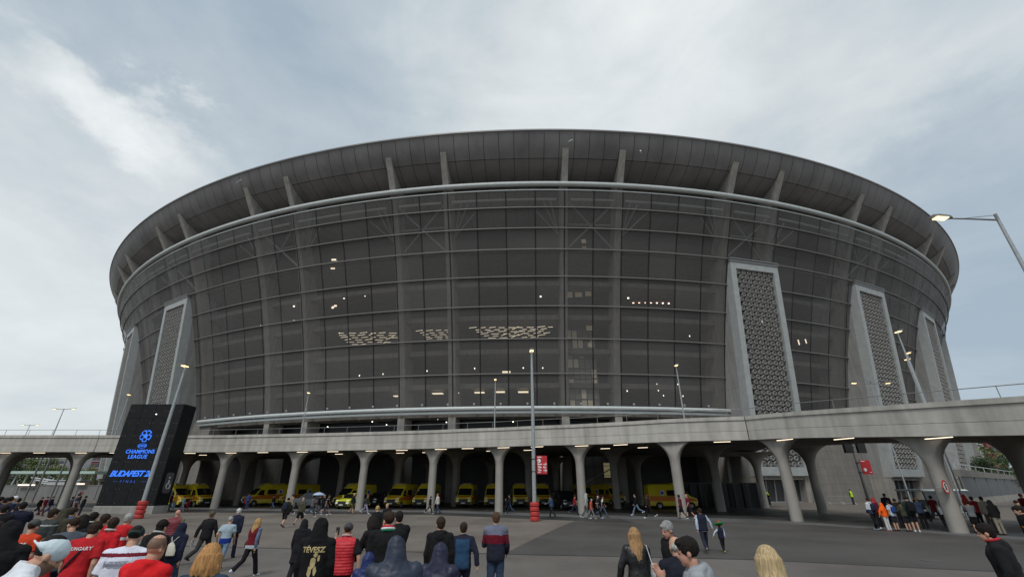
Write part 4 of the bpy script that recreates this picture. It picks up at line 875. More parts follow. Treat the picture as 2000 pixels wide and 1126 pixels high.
def vehicle(name, kind, paint, label, cat, loc, yaw, group=None, amb=False, stripes=False, emblem=False):
    K = KINDS[kind]; W = K['W']/2; pr = K['prof']; zt = max(z for _, z in pr)
    def hw(z): return W*(1-K['tum']*max(0, (z-K['belt'])/(zt-K['belt']))**1.3 if z > K['belt'] else 1-.03*max(0, (.7-z)/.4))
    t = thing(name, label, cat, (loc[0], loc[1], 0), R_(yaw), group)
    xs_ = [-1, -.985, -.93, -.75, -.4, 0, .4, .75, .93, .985, 1]
    def pt(fx, y, z, off=0):
        e = abs(fx); ce = max(0, (e-.86)/.14)**2
        cy_ = K['L']/2; yy = y+(.09 if y < cy_ else -.05)*ce+(.10*fx*fx if y < 1.8 else 0); zz = z-(.07*ce if z > .9 else -.03*ce)-(.03*fx*fx if z > 1.9 else 0)
        return Vector((fx*hw(z), yy-off, zz))
    mb = MB(); mb.loft([[pt(fx, y, z) for y, z in pr] for fx in xs_]); obj('body', mb, paint, t, True)
    def patch(nm, y0, z0, y1, z1, fx0, fx1, m, off=.014, nx=6, par=None):
        mb = MB(); n = Vector((0, -(z1-z0), (y1-y0))).normalized()*off
        vs = [pt(fx0+(fx1-fx0)*i/nx, y0, z0)+n for i in range(nx+1)]+[pt(fx0+(fx1-fx0)*i/nx, y1, z1)+n for i in range(nx+1)]
        vs += [p-n*2.2 for p in vs]; k = nx+1
        fs = [(i, i+1, k+i+1, k+i) for i in range(nx)]+[(i, 2*k+i, 2*k+i+1, i+1) for i in range(nx)]+[(k+i, k+i+1, 3*k+i+1, 3*k+i) for i in range(nx)]+[(0, k, 3*k, 2*k), (nx, 2*k+nx, 3*k+nx, k+nx)]
        mb.add(vs, fs); return obj(nm, mb, m, par or t)
    a, b = pr[K['ws'][0]], pr[K['ws'][1]]
    f = lambda q: (a[0]+(b[0]-a[0])*q, a[1]+(b[1]-a[1])*q)
    patch('windscreen', *f(.03), *f(.95), -.86, .86, m_wnd)
    h2 = pr[2]; patch('grille', .02, h2[1]*.66, .035, h2[1]*1.0, -.56, .56, m_blk, .02); patch('bumper', .05, .34, .0, h2[1]*.655, -.99, .99, m_blk, .04)
    for s in (-1, 1):
        lo, hi = (.60, .97); patch('headlight', .02, h2[1]*.70, .16, h2[1]*1.15, s*lo, s*hi, m_hl, .035, 4)
        for poly in K['sw']:
            mb = MB(); mb.prism(poly, -.02, .012, lambda y, z, c: Vector((s*(hw(z)+c), y, z))); obj('side_window', mb, m_wnd, t)
        mb = MB(); my = a[0]+.55; mb.box((s*(W+.12), my, a[1]+.22), (.16, .1, .3)); mb.box((s*(W+.0), my+.02, a[1]+.1), (.2, .05, .06)); obj('wing_mirror', mb, m_blk if kind != 'suv' else paint, t)
        for wy in K['wheels']:
            r = K['wr']; M = Matrix.Rotation(R_(90), 4, 'Y'); mb = MB(); mb.lathe([(r*.62, -.11), (r*.97, -.12), (r, -.06), (r, .06), (r*.97, .12), (r*.62, .11)], 20, (s*(W-.1), wy, r), M, cap=True); wl = obj('wheel', mb, m_tyre, t, True)
            mb = MB(); mb.lathe([(r*.6, 0), (r*.55, .04), (r*.2, .02), (.01, .05)], 14, (s*(W-.1)+s*.115, wy, r), Matrix.Rotation(R_(90*s), 4, 'Y')); obj('rim', mb, m_rimm, wl)
            mb = MB(); mb.prism([(wy+(r+.09)*math.cos(R_(q)), r+(r+.07)*math.sin(R_(q))) for q in range(0, 181, 15)]+[(wy-r-.09, .3), (wy+r+.09, .3)], -.05, .006, lambda y, z, c: Vector((s*(hw(z)+c), y, z))); obj('wheel_arch', mb, m_blk, t)
    mb = MB(); mb.box((0, -.06, .52 if kind != 'suv' else .48), (.52, .02, .12)); obj('number_plate', mb, m_plate, t)
    if amb and kind == 'van':
        mb = MB(); mb.prism([(1.85, 2.5), (2.05, 2.72), (2.75, 2.78), (2.9, 2.62)], -.62, .62, lambda y, z, c: Vector((c, y, z))); lb = obj('light_bar', mb, paint, t)
        mb = MB(); mb.box((-.45, 1.98, 2.66), (.3, .1, .09)); mb.box((.45, 1.98, 2.66), (.3, .1, .09)); mb.box((0, 1.98, 2.66), (.12, .1, .06)); obj('beacon', mb, m_blue, lb)
        for s in (-1, 1):
            mb = MB(); mb.prism([(.25, .84), (.25, 1.02), (1.4, 1.26), (5.8, 1.26), (5.8, .84)], -.02, .008, lambda y, z, c: Vector((s*(hw(z)+c), y, z))); obj('orange_stripe', mb, m_org, t)
            mb = MB(); mb.prism([(1.4, 1.28), (5.8, 1.28), (5.8, 1.34), (1.4, 1.34)], -.02, .009, lambda y, z, c: Vector((s*(hw(z)+c), y, z))); obj('red_line', mb, mat('red_line', (.4, .03, .02), .5, 0) if 'red_line' not in bpy.data.materials else bpy.data.materials['red_line'], t)
        patch('bonnet_stripe', .22, 1.165, .55, 1.28, -.75, .75, m_org, .012)
        if emblem:
            for s in (-1, 1):
                M = Matrix.Rotation(R_(90*s), 4, 'Y'); c0 = Vector((s*(hw(1.75)+.012), 4.25, 1.72)); mb = MB(); mb.lathe([(.001, 0), (.3, 0), (.3, .012), (.001, .012)], 24, c0, M); em = obj('emblem', mb, m_sgw, t)
                mb = MB()
                for k in range(3): mb.box((0, 0, 0), (.012, .11, .44), Matrix.Translation(c0+Vector((s*.02, 0, 0))) @ Matrix.Rotation(R_(60*k), 4, 'X'))
                obj('star', mb, m_blue, em)
    return t
AG = 'yellow ambulances parked under the walkway'
def vx(u, Y): return xy(u, 965, Y)[0]
protoA = vehicle('ambulance', 'van', m_yel, 'yellow ambulance facing forward, third in the central row of vans', 'ambulance', (vx(905, 60), 60), -4, AG, True, emblem=True)
for (u, Y, yaw, l_) in ((764, 58.5, -13, 'yellow ambulance leftmost of the central row, right of the red capped pedestrian'), (820, 59, -8, 'yellow ambulance half behind the column left of the white jacket walker'), (961, 60.5, -2, 'yellow ambulance half behind the middle column'), (1017, 61, 2, 'yellow ambulance just left of the central lamp post'), (1062, 61, 3, 'yellow ambulance just right of the central lamp post'),
                        (660, 59.5, -26, 'yellow ambulance behind the bright yellow response car'), (478, 64, -38, 'dim yellow ambulance leftmost of the three in the shade'), (510, 66, -38, 'dim yellow ambulance in the middle of the three in the shade'), (541, 67, -38, 'dim yellow ambulance right of the three in the shade'), (1212, 66, 24, 'dim yellow ambulance behind the column right of the black van'), (1150, 70, 10, 'dim yellow ambulance deep behind the black van'),
                        (408, 62, 62, 'dark yellow ambulance pointing right behind the leftmost lit column'), (370, 61, 75, 'yellow ambulance with a white screen beside the totem'), (1357, 57.5, 91, 'yellow and orange ambulance side on with a round emblem')):
    c = copy_tree(protoA); c.location = (vx(u, Y), Y, 0); c.rotation_euler = (0, 0, R_(yaw)); c['label'] = l_
vehicle('response_car', 'suv', m_lime, 'bright yellow response car in front of an ambulance', 'car', (vx(672, 56), 55.5), -14)
vehicle('parked_car', 'suv', m_bluecar, 'pale grey car with roof rails behind the umbrella walker', 'car', (vx(560, 58), 58), -62)
vehicle('parked_car', 'suv', m_navycar, 'dark car between the response car and the leftmost central ambulance', 'car', (vx(722, 60), 60), -16)
vehicle('black_van', 'minivan', m_vanblk, 'black people carrier van by the column right of the central post', 'van', (vx(1116, 53.5), 53.5), 12)
# utility carts by the nearest right column
def cart(u, Y, yaw, label):
    x = vx(u, Y); t = thing('utility_cart', label, 'cart', (x, Y, 0), R_(yaw), 'white utility carts')
    mb = MB(); mb.loft([[Vector((s*.7, y, z)) for y, z in ((-.0, .35), (-.02, .85), (.35, 1.0), (.45, .5), (2.4, .5), (2.5, 1.0), (2.6, .35))] for s in (-1, -.8, .8, 1)]); obj('body', mb, m_tubeW, t)
    mb = MB(); mb.prism([(-.05, 2.08), (.2, 2.2), (2.4, 2.2), (2.55, 2.1), (2.4, 2.07), (.1, 2.05)], -.85, .85, lambda y, z, c: Vector((c, y, z))); obj('roof', mb, m_tubeW, t)
    mb = MB(); mb.add([(-.68, .02, .95), (.68, .02, .95), (.72, .12, 2.05), (-.72, .12, 2.05), (-.68, .05, .95), (.68, .05, .95), (.72, .15, 2.05), (-.72, .15, 2.05)], [(0, 1, 2, 3), (4, 5, 6, 7), (0, 1, 5, 4), (2, 3, 7, 6)]); obj('windscreen', mb, m_doorglass, t)
    for s in (-1, 1):
        mb = MB(); mb.tube([(s*.72, .08, .8), (s*.76, .15, 2.08)], .04, 6); mb.tube([(s*.72, 2.4, .8), (s*.76, 2.4, 2.08)], .04, 6); obj('roof_post', mb, m_blk, t)
        for wy in (.4, 2.1): mb = MB(); mb.lathe([(.1, -.1), (.27, -.1), (.28, 0), (.27, .1), (.1, .1)], 16, (s*.68, wy, .28), Matrix.Rotation(R_(90), 4, 'Y')); obj('wheel', mb, m_tyre, t, True)
        mb = MB(); mb.ell((s*.5, -.03, .72), (.12, .05, .1)); obj('headlight', mb, m_hl, t, True)
    mb = MB(); mb.box((0, 1.0, .75), (1.25, .5, .15)); mb.box((0, 1.3, 1.1), (1.25, .12, .6)); obj('seat', mb, m_blk, t)
cart(1822, 40, 8, 'white roofed utility cart beside the speed limit sign'); cart(1880, 42, 14, 'white roofed utility cart half hidden right of the nearest column')
# ------------------------------------------------------------------ people
SK = (.50, .29, .20); SKD = (.10, .055, .035); SKM = (.36, .19, .12)
BLACK = (.010, .010, .012); NAVY = (.014, .018, .038); GREY = (.11, .115, .12); WHITE = (.62, .65, .70); RED = (.45, .018, .022); MAROON = (.14, .012, .022); JEANS = (.035, .055, .10); LJEANS = (.14, .20, .28); OLIVE = (.06, .058, .04); KHAKI = (.28, .24, .18)
HB_, HD, HG, HL, HR = (.03, .018, .012), (.012, .009, .008), (.34, .33, .32), (.40, .26, .12), (.20, .10, .04)
HTEX = bpy.data.textures.new('hair_clumps', 'CLOUDS'); HTEX.noise_scale = .028; HTEX.noise_depth = 2
CTEX = bpy.data.textures.new('cloth_folds', 'CLOUDS'); CTEX.noise_scale = .11; CTEX.noise_depth = 2
def rotx(a): return Matrix.Rotation(a, 3, 'X')
def body_build(p):
    """returns {part: (MB, voxel, material, painter)} in the person's own space: feet at 0, facing +y"""
    H = p['h']; k = H/1.75; g = p.get('g', 1.0); vox = p['vox']; near = vox < .014
    wom = p.get('sex') == 'f'; sh = (.165 if wom else .185)*g; kid = H < 1.5
    hs = 1.0 if not kid else 1.0+.22*(1.5-H)/.5
    lean = R_(p.get('lean', 3)); st = p.get('stride', 0); ph = p.get('phase', 1)
    a = R_(st)*ph
    legs = {}
    for s in (-1, 1):
        th = a*s; kn = max(0, -th)*1.1+R_(4)+(R_(10) if st else 0)*(th < 0)
        hip = Vector((s*.088, 0, .93)); kneep = hip+Vector((s*.008, math.sin(th)*.43, -math.cos(th)*.43)); ank = kneep+Vector((0, math.sin(th-kn)*.41, -math.cos(th-kn)*.41))
        toe = -R_(20)*(th < 0)*(st > 0)
        legs[s] = (hip, kneep, ank, toe)
    low = min(l[2].z-.08 for l in legs.values())
    for s in legs: h_, kn_, an_, t_ = legs[s]; legs[s] = (h_-Vector((0, 0, low)), kn_-Vector((0, 0, low)), an_-Vector((0, 0, low)), t_)
    dz = -low; piv = Vector((0, 0, .95+dz)); ML = rotx(-lean)
    up = lambda v: ML @ (Vector(v)+Vector((0, 0, dz))-piv)+piv
    # head
    nod = R_(p.get('nod', 4)); turn = R_(p.get('turn', 0)); hc = Vector((0, .02, 1.62)); MHd = Matrix.Rotation(turn, 3, 'Z') @ rotx(-nod)
    nk = Vector((0, -.005, 1.50))
    hd = lambda v: up(nk+MHd @ (Vector(v)*hs+hc-nk))
    MH4 = (ML @ MHd).to_4x4()
    # arms
    arms = {}
    for s in (-1, 1):
        dflt = (-p.get('stride', 0)*.7*ph*s, 9, 22)
        f_, o_, e_ = p.get('armL' if s < 0 else 'armR', dflt)
        f_, o_, e_ = R_(f_), R_(o_), R_(e_); S0 = Vector((s*sh, -.01, 1.415))
        d1 = Vector((s*math.sin(o_), math.sin(f_)*math.cos(o_), -math.cos(f_)*math.cos(o_))); E0 = S0+d1*.285
        inn = R_(p.get('inL' if s < 0 else 'inR', 8)); d2 = Vector((s*math.sin(o_)*.6-s*math.sin(inn), math.sin(f_+e_)*math.cos(o_), -math.cos(f_+e_)*math.cos(o_))).normalized(); W0 = E0+d2*.25
        arms[s] = [up(S0), up(E0), up(W0), (ML @ d2).normalized()]
    P = {}
    sc_ = lambda mb: [tuple(Vector(v)*k) for v in mb.v]
    def sec(mb, secs, f=up, n=18, pw=2.4):
        rings = []
        for (x0, y0, z0, rx, ry) in secs:
            r = []
            for j in range(n):
                t = 2*math.pi*j/n; c, s_ = math.cos(t), math.sin(t); r.append(f((x0+math.copysign(abs(c)**(2/pw), c)*rx, y0+math.copysign(abs(s_)**(2/pw), s_)*ry, z0)))
            rings.append(r)
        mb.loft(rings)
    hipw = .165 if not wom else .175; wst = .148 if not wom else .13; ch = .175 if not wom else .158
    T = lambda e, z0=.86, z1=1.47: [(0, -.005, z, rx*g+e, ry*g+e) for z, rx, ry in ((.84, hipw-.02, .105), (.93, hipw, .118), (1.03, (hipw+wst)/2, .112), (1.13, wst, .105), (1.25, (wst+ch)/2+.01, .115), (1.34, ch, .12), (1.41, ch-.005, .10), (1.455, ch-.06, .075), (1.475, .075, .06)) if z0 <= z <= z1]
    def leg(mb, s, e, z_to=0., flare=0):
        h_, kn_, an_, t_ = legs[s]; rt, rk, ra = .085*g**.5+e, .058+e, .042+e+flare
        if z_to > .4: q = kn_+(an_-kn_)*.02; mb.tube([h_+Vector((0, 0, .03)), h_+(kn_-h_)*.5, kn_-Vector((0, 0, .0))], [rt, rt*.9+.008, rk+.028], 12)
        else: mb.tube([h_+Vector((0, 0, .03)), h_+(kn_-h_)*.5, kn_, kn_+(an_-kn_)*.4, an_+Vector((0, 0, .0 if e < .005 else -.03))], [rt, rt*.86, rk, (.057+e), ra], 12); mb.ell(kn_, (rk, rk, rk), n=10, m=6)
    def arm(mb, s, e, to=1.):
        a_, b_, c_, d_ = arms[s]; mb.ell(a_, (.058+e, .06+e, .062+e), n=10, m=6)
        if to <= .6: q = a_+(b_-a_)*(to/.6); mb.tube([a_, q], [.05+e, .05+e+.012], 12); return
        mb.tube([a_, a_+(b_-a_)*.5, b_], [.05+e, .047+e, .040+e], 10); mb.ell(b_, (.040+e,)*3, n=10, m=6); mb.tube([b_, b_+(c_-b_)*.4, c_-d_*(.0 if e < .004 else .01)], [.040+e, .038+e, .028+e], 10)
    # --- body
    B = MB(); sec(B, T(0)); B.tube([up((0, -.01, 1.43)), up((0, .0, 1.5)), hd((0, -.02, -.06))], [.062*g**.5, .055*g**.5, .055], 12)
    B.ell(hd((0, -.012, .035)), (.075*hs, .094*hs, .095*hs), MH4.to_3x3(), 16, 12); B.ell(hd((0, .022, -.035)), (.060*hs, .072*hs, .080*hs), MH4.to_3x3(), 14, 10)
    B.ell(hd((0, .062, -.088)), (.030*hs, .026*hs, .022*hs), MH4.to_3x3(), 10, 6)
    if vox < .02:
        B.tube([hd((0, .083, .02)), hd((0, .100, -.022)), hd((0, .083, -.035))], [.010, .017, .012], 8); B.ell(hd((0, .075, .024)), (.05, .018, .012), MH4.to_3x3(), 10, 6); B.ell(hd((0, .082, -.060)), (.026, .013, .012), MH4.to_3x3(), 8, 6)
        for s in (-1, 1): B.ell(hd((s*.078, -.012, -.008)), (.014, .022, .034), MH4.to_3x3(), 8, 6)
    for s in (-1, 1):
        leg(B, s, 0); arm(B, s, 0); h_, kn_, an_, t_ = legs[s]; B.tube([an_, an_+Vector((0, .10, -.05))], [.04, .035], 8)
        a_, b_, c_, d_ = arms[s]; side = (ML @ Vector((s, 0, 0))); fw = d_.cross(side).normalized(); pal = c_+d_*.055
        Mh = Matrix((side, d_, fw)).transposed(); B.ell(pal, (.020, .058, .040), Mh, 10, 6)
        for q in range(4):
            o = fw*(.030-.02*q); l1 = (.046, .052, .048, .038)[q]; cur = (.25, .3, .35, .42)[q]; p0 = pal+d_*.040+o; p1 = p0+d_*l1*.8-side*s*.01*cur; p2 = p1+d_*l1*.55-side*.045*s*cur*2*.5; B.tube([p0, p1, p2], [.0105, .0095, .008], 6)
        B.tube([c_+d_*.03+fw*.03, c_+d_*.06+fw*.055-side*s*.012, c_+d_*.085+fw*.062-side*s*.02], [.013, .011, .009], 6)
    inv = lambda v: None
    skin = p.get('skin', SK); painted = [cloth(skin, 'skin'), cloth((.02, .012, .01), 'skin'), cloth((.30, .10, .09), 'skin'), cloth(tuple(x*.35 for x in skin), 'skin')]
    hinv = MH4.to_3x3().inverted(); hpos = hd((0, 0, 0))
    def paint(me):
        for po in me.polygons:
            q = hinv @ (po.center/k-hpos); q = q/hs; m = 0
            if abs(q.x) < .1 and -.14 < q.z < .12:
                if q.y > .05:
                    if min((Vector((abs(q.x), q.z))-Vector((.031, .006))).length, 1) < .0085: m = 1
                    elif abs(q.z-.030-.004*(1 if abs(q.x) < .045 else 0)) < .004 and .014 < abs(q.x) < .047: m = 3
                    elif abs(q.z+.062) < .009 and abs(q.x) < .024: m = 2
                if p.get('beard') and q.z < -.025 and q.y > -.01 and m == 0 and q.z > -.13: m = 3
                if p.get('stubble_head') and m == 0 and q.z > .0+.3*max(0, q.y) and q.y < .055 and q.z < .115-.25*p['stubble_head']: m = 3
            po.material_index = m
    P['person'] = (B, vox, painted, paint)
    # --- trousers / shorts / skirt
    kind, cc, *fab = p['bot']; fab = fab[0] if fab else 'cloth'
    if kind != 'none':
        Bt = MB(); sec(Bt, T(.014, .8, 1.1))
        for s in (-1, 1): leg(Bt, s, .016 if kind != 'wide' else .034, .5 if kind == 'shorts' else 0, .014 if kind != 'wide' else .03)
        if kind == 'shorts': pass
        P['shorts' if kind == 'shorts' else 'trousers'] = (Bt, max(vox, .014), [cloth(cc, fab)], None)
    # --- shoes
    for s in (-1, 1):
        h_, kn_, an_, t_ = legs[s]; Sh = MB(); R = rotx(t_); f = lambda v: an_+R @ Vector(v)
        Sh.loft([[f((x*wd, y, z*hh-.08)) for x, z in ((-1, 0), (-.95, .5), (-.5, 1), (.5, 1), (.95, .5), (1, 0))] for y, wd, hh in ((-.075, .025, .06), (-.055, .040, .10), (.0, .043, .115), (.06, .046, .085), (.12, .049, .062), (.17, .042, .05), (.195, .02, .035))])
        P['shoe%d' % s] = (Sh, 0, [cloth(p.get('shoes', BLACK), 'shoe')], None)
    # --- top
    kind, cc, *fab = p['top']; fab = fab[0] if fab else 'cloth'; E = dict(tshirt=.016, jersey=.022, hoodie=.032, jacket=.034, puffer=.05, coat=.04, vest=.044, knit=.022, rain=.048)[kind]
    Tp = MB(); hem = {'coat': .62, 'rain': .70, 'tshirt': .86, 'jersey': .84}.get(kind, .86)
    secs = T(E, .8, 1.46); secs[-1] = (0, -.005, 1.46, ch-.055+E, .078+E)
    z0, rx, ry = secs[0][2], secs[0][3], secs[0][4]
    secs = [(0, -.005, hem, rx+(.03 if hem < .8 else .006), ry+(.03 if hem < .8 else .006))]+[q for q in secs if q[2] > hem+.01]
    sec(Tp, secs)
    slv = {'tshirt': .42, 'jersey': .46, 'vest': 0}.get(kind, 1.0)
    for s in (-1, 1):
        if slv: arm(Tp, s, E*.72, slv)
        else: Tp.ell(arms[s][0], (.055, .07, .07), n=10, m=6)
    for s in (-1, 1): Tp.tube([up((s*.03, -.012, 1.475)), up((s*(sh*.55), -.012, 1.455)), up((s*(sh+.01), -.01, 1.42))], [(.05+E*.4, .045+E*.4), (.062+E*.5, .042+E*.4), (.05+E*.6, .04+E*.6)], 10)
    if kind in ('jacket', 'puffer', 'vest', 'coat'): Tp.tube([up((0, -.012, 1.45)), up((0, -.004, p.get('collar', 1.525)))], [.095, .084], 14)
    if kind in ('tshirt', 'jersey', 'knit'): Tp.tube([up((0, -.012, 1.44)), up((0, -.006, 1.49))], [.09, .072], 14)
    hood = p.get('hood')
    if hood == 'down':
        Tp.tube([up((math.sin(t)*.10, -.015-math.cos(t)*.085, 1.475+.02*math.cos(t))) for t in [i*math.pi/6-math.pi*.8 for i in range(11)]], [.030]+[.045]*9+[.030], 8); Tp.ell(up((0, -.125, 1.425)), (.10, .05, .085), n=12, m=8)
    if hood == 'up':
        Tp.ell(hd((0, -.03, .025)), (.108*hs, .122*hs, .122*hs), MH4.to_3x3(), 16, 12); Tp.ell(hd((0, -.075, .085)), (.062*hs, .068*hs, .066*hs), MH4.to_3x3(), 12, 8); Tp.tube([up((0, -.02, 1.40)), up((0, -.035, 1.455)), hd((0, -.045, -.10)), hd((0, -.035, .0)), hd((0, -.03, .05))], [(.20*g, .115), (.165*g, .115), (.125, .118), (.112, .118), (.09, .1)], 16, up=(1, 0, 0)); Tp.ell(up((0, -.10, 1.44)), (.12, .06, .07), n=12, m=8)
    P[{'tshirt': 'shirt', 'jersey': 'shirt', 'knit': 'sweater', 'vest': 'vest', 'coat': 'coat', 'hoodie': 'hoodie', 'rain': 'rain_jacket'}.get(kind, 'jacket')] = (Tp, max(vox, .013), [cloth(cc, fab)], p.get('bands'))
    if p.get('sleeves'):
        Sl = MB(); sec(Sl, T(.02, .84, 1.45))
        for s in (-1, 1): arm(Sl, s, .018, p.get('slv', 1.0))
        P['shirt'] = (Sl, max(vox, .014), [cloth(p['sleeves'])], None)
    # --- hair and hats
    hk, hcol = p['hair']; Hr = MB(); Mh3 = MH4.to_3x3()
    if hood != 'up':
        if hk in ('short', 'cropped', 'fade', 'long', 'bob', 'balding'):
            e = {'short': .012, 'cropped': .004, 'fade': .012, 'long': .016, 'bob': .016, 'balding': .002}[hk]
            if hk == 'balding':
                Hr.ell(hd((0, -.040, .012)), (.081*hs, .076*hs, .072*hs), Mh3, 16, 10)
            else:
                Hr.ell(hd((0, -.026, .048)), (.078*hs+e, .094*hs+e, .090*hs+e), Mh3, 16, 12)
                if hk == 'short': Hr.ell(hd((0, -.05, -.01)), (.073*hs, .066*hs, .07*hs), Mh3, 14, 8); Hr.ell(hd((.02, .055, .085)), (.05, .04, .03), Mh3, 10, 6)
                if hk == 'fade': Hr.ell(hd((0, .03, .10)), (.066, .07, .04), Mh3, 12, 8)
            if hk in ('long', 'bob'):
                rl = random.Random(int(H*1e4)); nl = 15
                for lay in (0, 1):
                    for i in range(nl):
                        a_ = R_(-118+236*(i+.5*lay)/nl); sx, cy = math.sin(a_), math.cos(a_); j = lambda q: rl.uniform(-q, q)
                        rt = hd((sx*.03, -.01-cy*.03, .125)); m1 = hd((sx*.094, -.02-cy*.108, .03)); m2 = hd((sx*.098+j(.006), -.02-cy*.10, -.06))
                        if hk == 'bob': Hr.tube([rt, m1, hd((sx*.115+j(.01), -.03-cy*.09, -.08)), hd((sx*.12+j(.014), -.035-cy*.075, -.155+j(.02)))], [.02, .025, .024, .007], 7)
                        elif cy > -.2: Hr.tube([rt, m1, m2, up((sx*.10+j(.01), -.06-max(cy, .1)*.075, 1.44)), up((sx*.105+j(.015), -.065-max(cy, .1)*.085, 1.34+j(.02))), up((sx*.07+j(.02), -.09-cy*.06, 1.22+.07*abs(sx)+j(.04)))], [.02, .025, .023, .021, .018, .005], 7)
                        else: Hr.tube([rt, m1, m2, up((sx*.12+j(.01), .0, 1.44)), up((sx*.13, .05+j(.02), 1.34+j(.03)))], [.02, .024, .02, .016, .005], 7)
        if hk == 'bun': Hr.ell(hd((0, -.026, .048)), (.086, .10, .096), Mh3, 16, 12); Hr.ell(hd((0, -.11, .09)), (.04, .04, .04), Mh3)
        if hk == 'ponytail': Hr.ell(hd((0, -.026, .048)), (.086, .10, .096), Mh3, 16, 12); Hr.tube([hd((0, -.11, .03)), hd((0, -.15, -.06)), hd((0, -.13, -.2))], [.03, .035, .012], 8)
        if Hr.v: P['hair'] = (Hr, max(vox*.9, .010), [cloth(hcol, 'hair')], None)
    ht = p.get('hat')
    if ht:
        hk, hcol = ht; Ha = MB()
        if hk in ('cap', 'cap_back'):
            sg = -1 if hk == 'cap_back' else 1
            Ha.ell(hd((0, -.012, .05)), (.092*hs, .110*hs, .088*hs), Mh3, 16, 10); 
            Ha.loft([[hd((x*.078, sg*(.085+.085*(1-abs(x)**2.2)*f_), .050-.022*abs(x)**2-.02*f_+dz_)) for x in (-1, -.7, -.35, 0, .35, .7, 1)]+[hd((x*.07, sg*.06, .052+dz_)) for x in (1, .5, 0, -.5, -1)] for f_, dz_ in ((1, 0), (1, .014))])
        if hk == 'beanie': Ha.ell(hd((0, -.018, .062)), (.094, .106, .094), Mh3, 16, 10)
        if hk == 'sombrero':
            Ha.lathe([(.001, .19), (.07, .18), (.115, .07), (.12, .03), (.30, .02), (.35, .08), (.335, .085), (.28, .0), (.1, .0)], 20, hd((0, -.02, .06)), MH4 @ Matrix.Rotation(R_(-14), 4, 'X'))
            P['hat_crown'] = ((lambda m: (m.ell(hd((0, -.03, .22)), (.10, .10, .07), Mh3), m)[1])(MB()), 0, [cloth((.45, .05, .03))], None)
        P['hat' if hk == 'sombrero' else 'beanie' if hk == 'beanie' else 'cap'] = (Ha, .011 if (hk.startswith('cap') and near) else 0, [cloth(hcol)], None)
    # --- carried things that move with the wearer's clothes (scarves, straps); bags are things of their own
    if p.get('scarf'):
        for q, cc in enumerate(p['scarf']):
            Sc = MB(); Sc.tube([up((math.cos(t)*(.088+.012*q), -.01+math.sin(t)*(.08+.012*q), 1.535-.028*q-.012*math.sin(t))) for t in [i*math.pi/8 for i in range(17)]], .020, 8); P['scarf%d' % q] = (Sc, 0, [cloth(cc)], None)
    if p.get('strap'):
        St = MB(); St.tube([up((.11, -.06, 1.475)), up((.04, -.155*g-.01, 1.32)), up((-.10, -.145*g-.015, 1.08)), up((-.19, -.05, .98))], [(.022, .006)]*4, 6, up=(1, 0, 0)); P['strap'] = (St, 0, [cloth(BLACK)], None)
    info = dict(k=k, up=up, hd=hd, arms=arms, g=g, E=E)
    return P, info
PEOPLE = []
def person(u, v, Y, label, top, bot, hair, yaw=0, vox=None, group=None, minh=1.0, maxh=2.0, **kw):
    d = ray(u, v); zt = 2.5+d.z/d.y*Y; g0 = kw.pop('z0', gz(Y)); h = kw.pop('hh', None) or zt-g0
    extra = .03 if kw.get('hood') == 'up' or kw.get('hat') else .01
    h = max(minh, min(maxh, h-extra)); X = d.x/d.y*Y
    X += kw.pop('dx', 0)
    if vox is None: vox = .0115 if Y < 9.9 else .017 if Y < 24 else .028
    kw.update(h=h, top=top, bot=bot, hair=hair, vox=vox); PEOPLE.append((kw, (X, Y, g0), yaw, label, group))
    return len(PEOPLE)-1
def realise():
    allp = []
    for kw, loc, yaw, label, group in PEOPLE:
        P, info = body_build(kw); k = info['k']; ent = []
        for nm, (mb, vox, mats, fn) in P.items():
            me = bpy.data.meshes.new(nm); me.from_pydata([tuple(Vector(v)*k) for v in mb.v], [], mb.f); me.update()
            bm = bmesh.new(); bm.from_mesh(me); bmesh.ops.recalc_face_normals(bm, faces=bm.faces); bm.to_mesh(me); bm.free()
            o = bpy.data.objects.new('tmp', me); col.objects.link(o)
            if vox:
                r = o.modifiers.new('r', 'REMESH'); r.mode = 'VOXEL'; r.voxel_size = vox
                s = o.modifiers.new('s', 'SMOOTH'); s.factor = .5; s.iterations = 2 if nm == 'person' else 4
            else:
                s = o.modifiers.new('s', 'SUBSURF'); s.levels = 1; s.render_levels = 1
            if nm == 'hair' and vox: dm = o.modifiers.new('d', 'DISPLACE'); dm.texture = HTEX; dm.strength = (.0 if kw.get('hat') else .004 if kw['hair'][0] in ('long', 'bob') else .014); dm.mid_level = .5; dm.texture_coords = 'LOCAL'
            elif vox and nm not in ('person', 'cap', 'beanie'): dm = o.modifiers.new('d', 'DISPLACE'); dm.texture = CTEX; dm.strength = .022; dm.mid_level = .5; dm.texture_coords = 'LOCAL'
            ent.append((nm, o, mats, fn))
        allp.append((ent, loc, yaw, label, group, info))
    dg = bpy.context.evaluated_depsgraph_get(); dg.update()
    out_ = []
    for ent, loc, yaw, label, group, info in allp:
        root = None; objs = {}
        for nm, o, mats, fn in ent:
            me = bpy.data.meshes.new_from_object(o.evaluated_get(dg)); me.name = nm; me.materials.clear()
            for m in mats: me.materials.append(m)
            me.polygons.foreach_set('use_smooth', [True]*len(me.polygons))
            if nm == 'person': fn(me)
            elif callable(fn): fn(me, info)
            n2 = nm.rstrip('-0123456789'); q = bpy.data.objects.new(n2, me); col.objects.link(q)
            if root is None: root = q; root.location = loc; root.rotation_euler = (0, 0, R_(yaw)); tag(root, label, 'person', group)
            else: q.parent = root
            objs[nm] = q
        out_.append((root, objs, info))
    for ent, *_ in allp:
        for nm, o, *_r in ent: me = o.data; bpy.data.objects.remove(o); bpy.data.meshes.remove(me)
    return out_
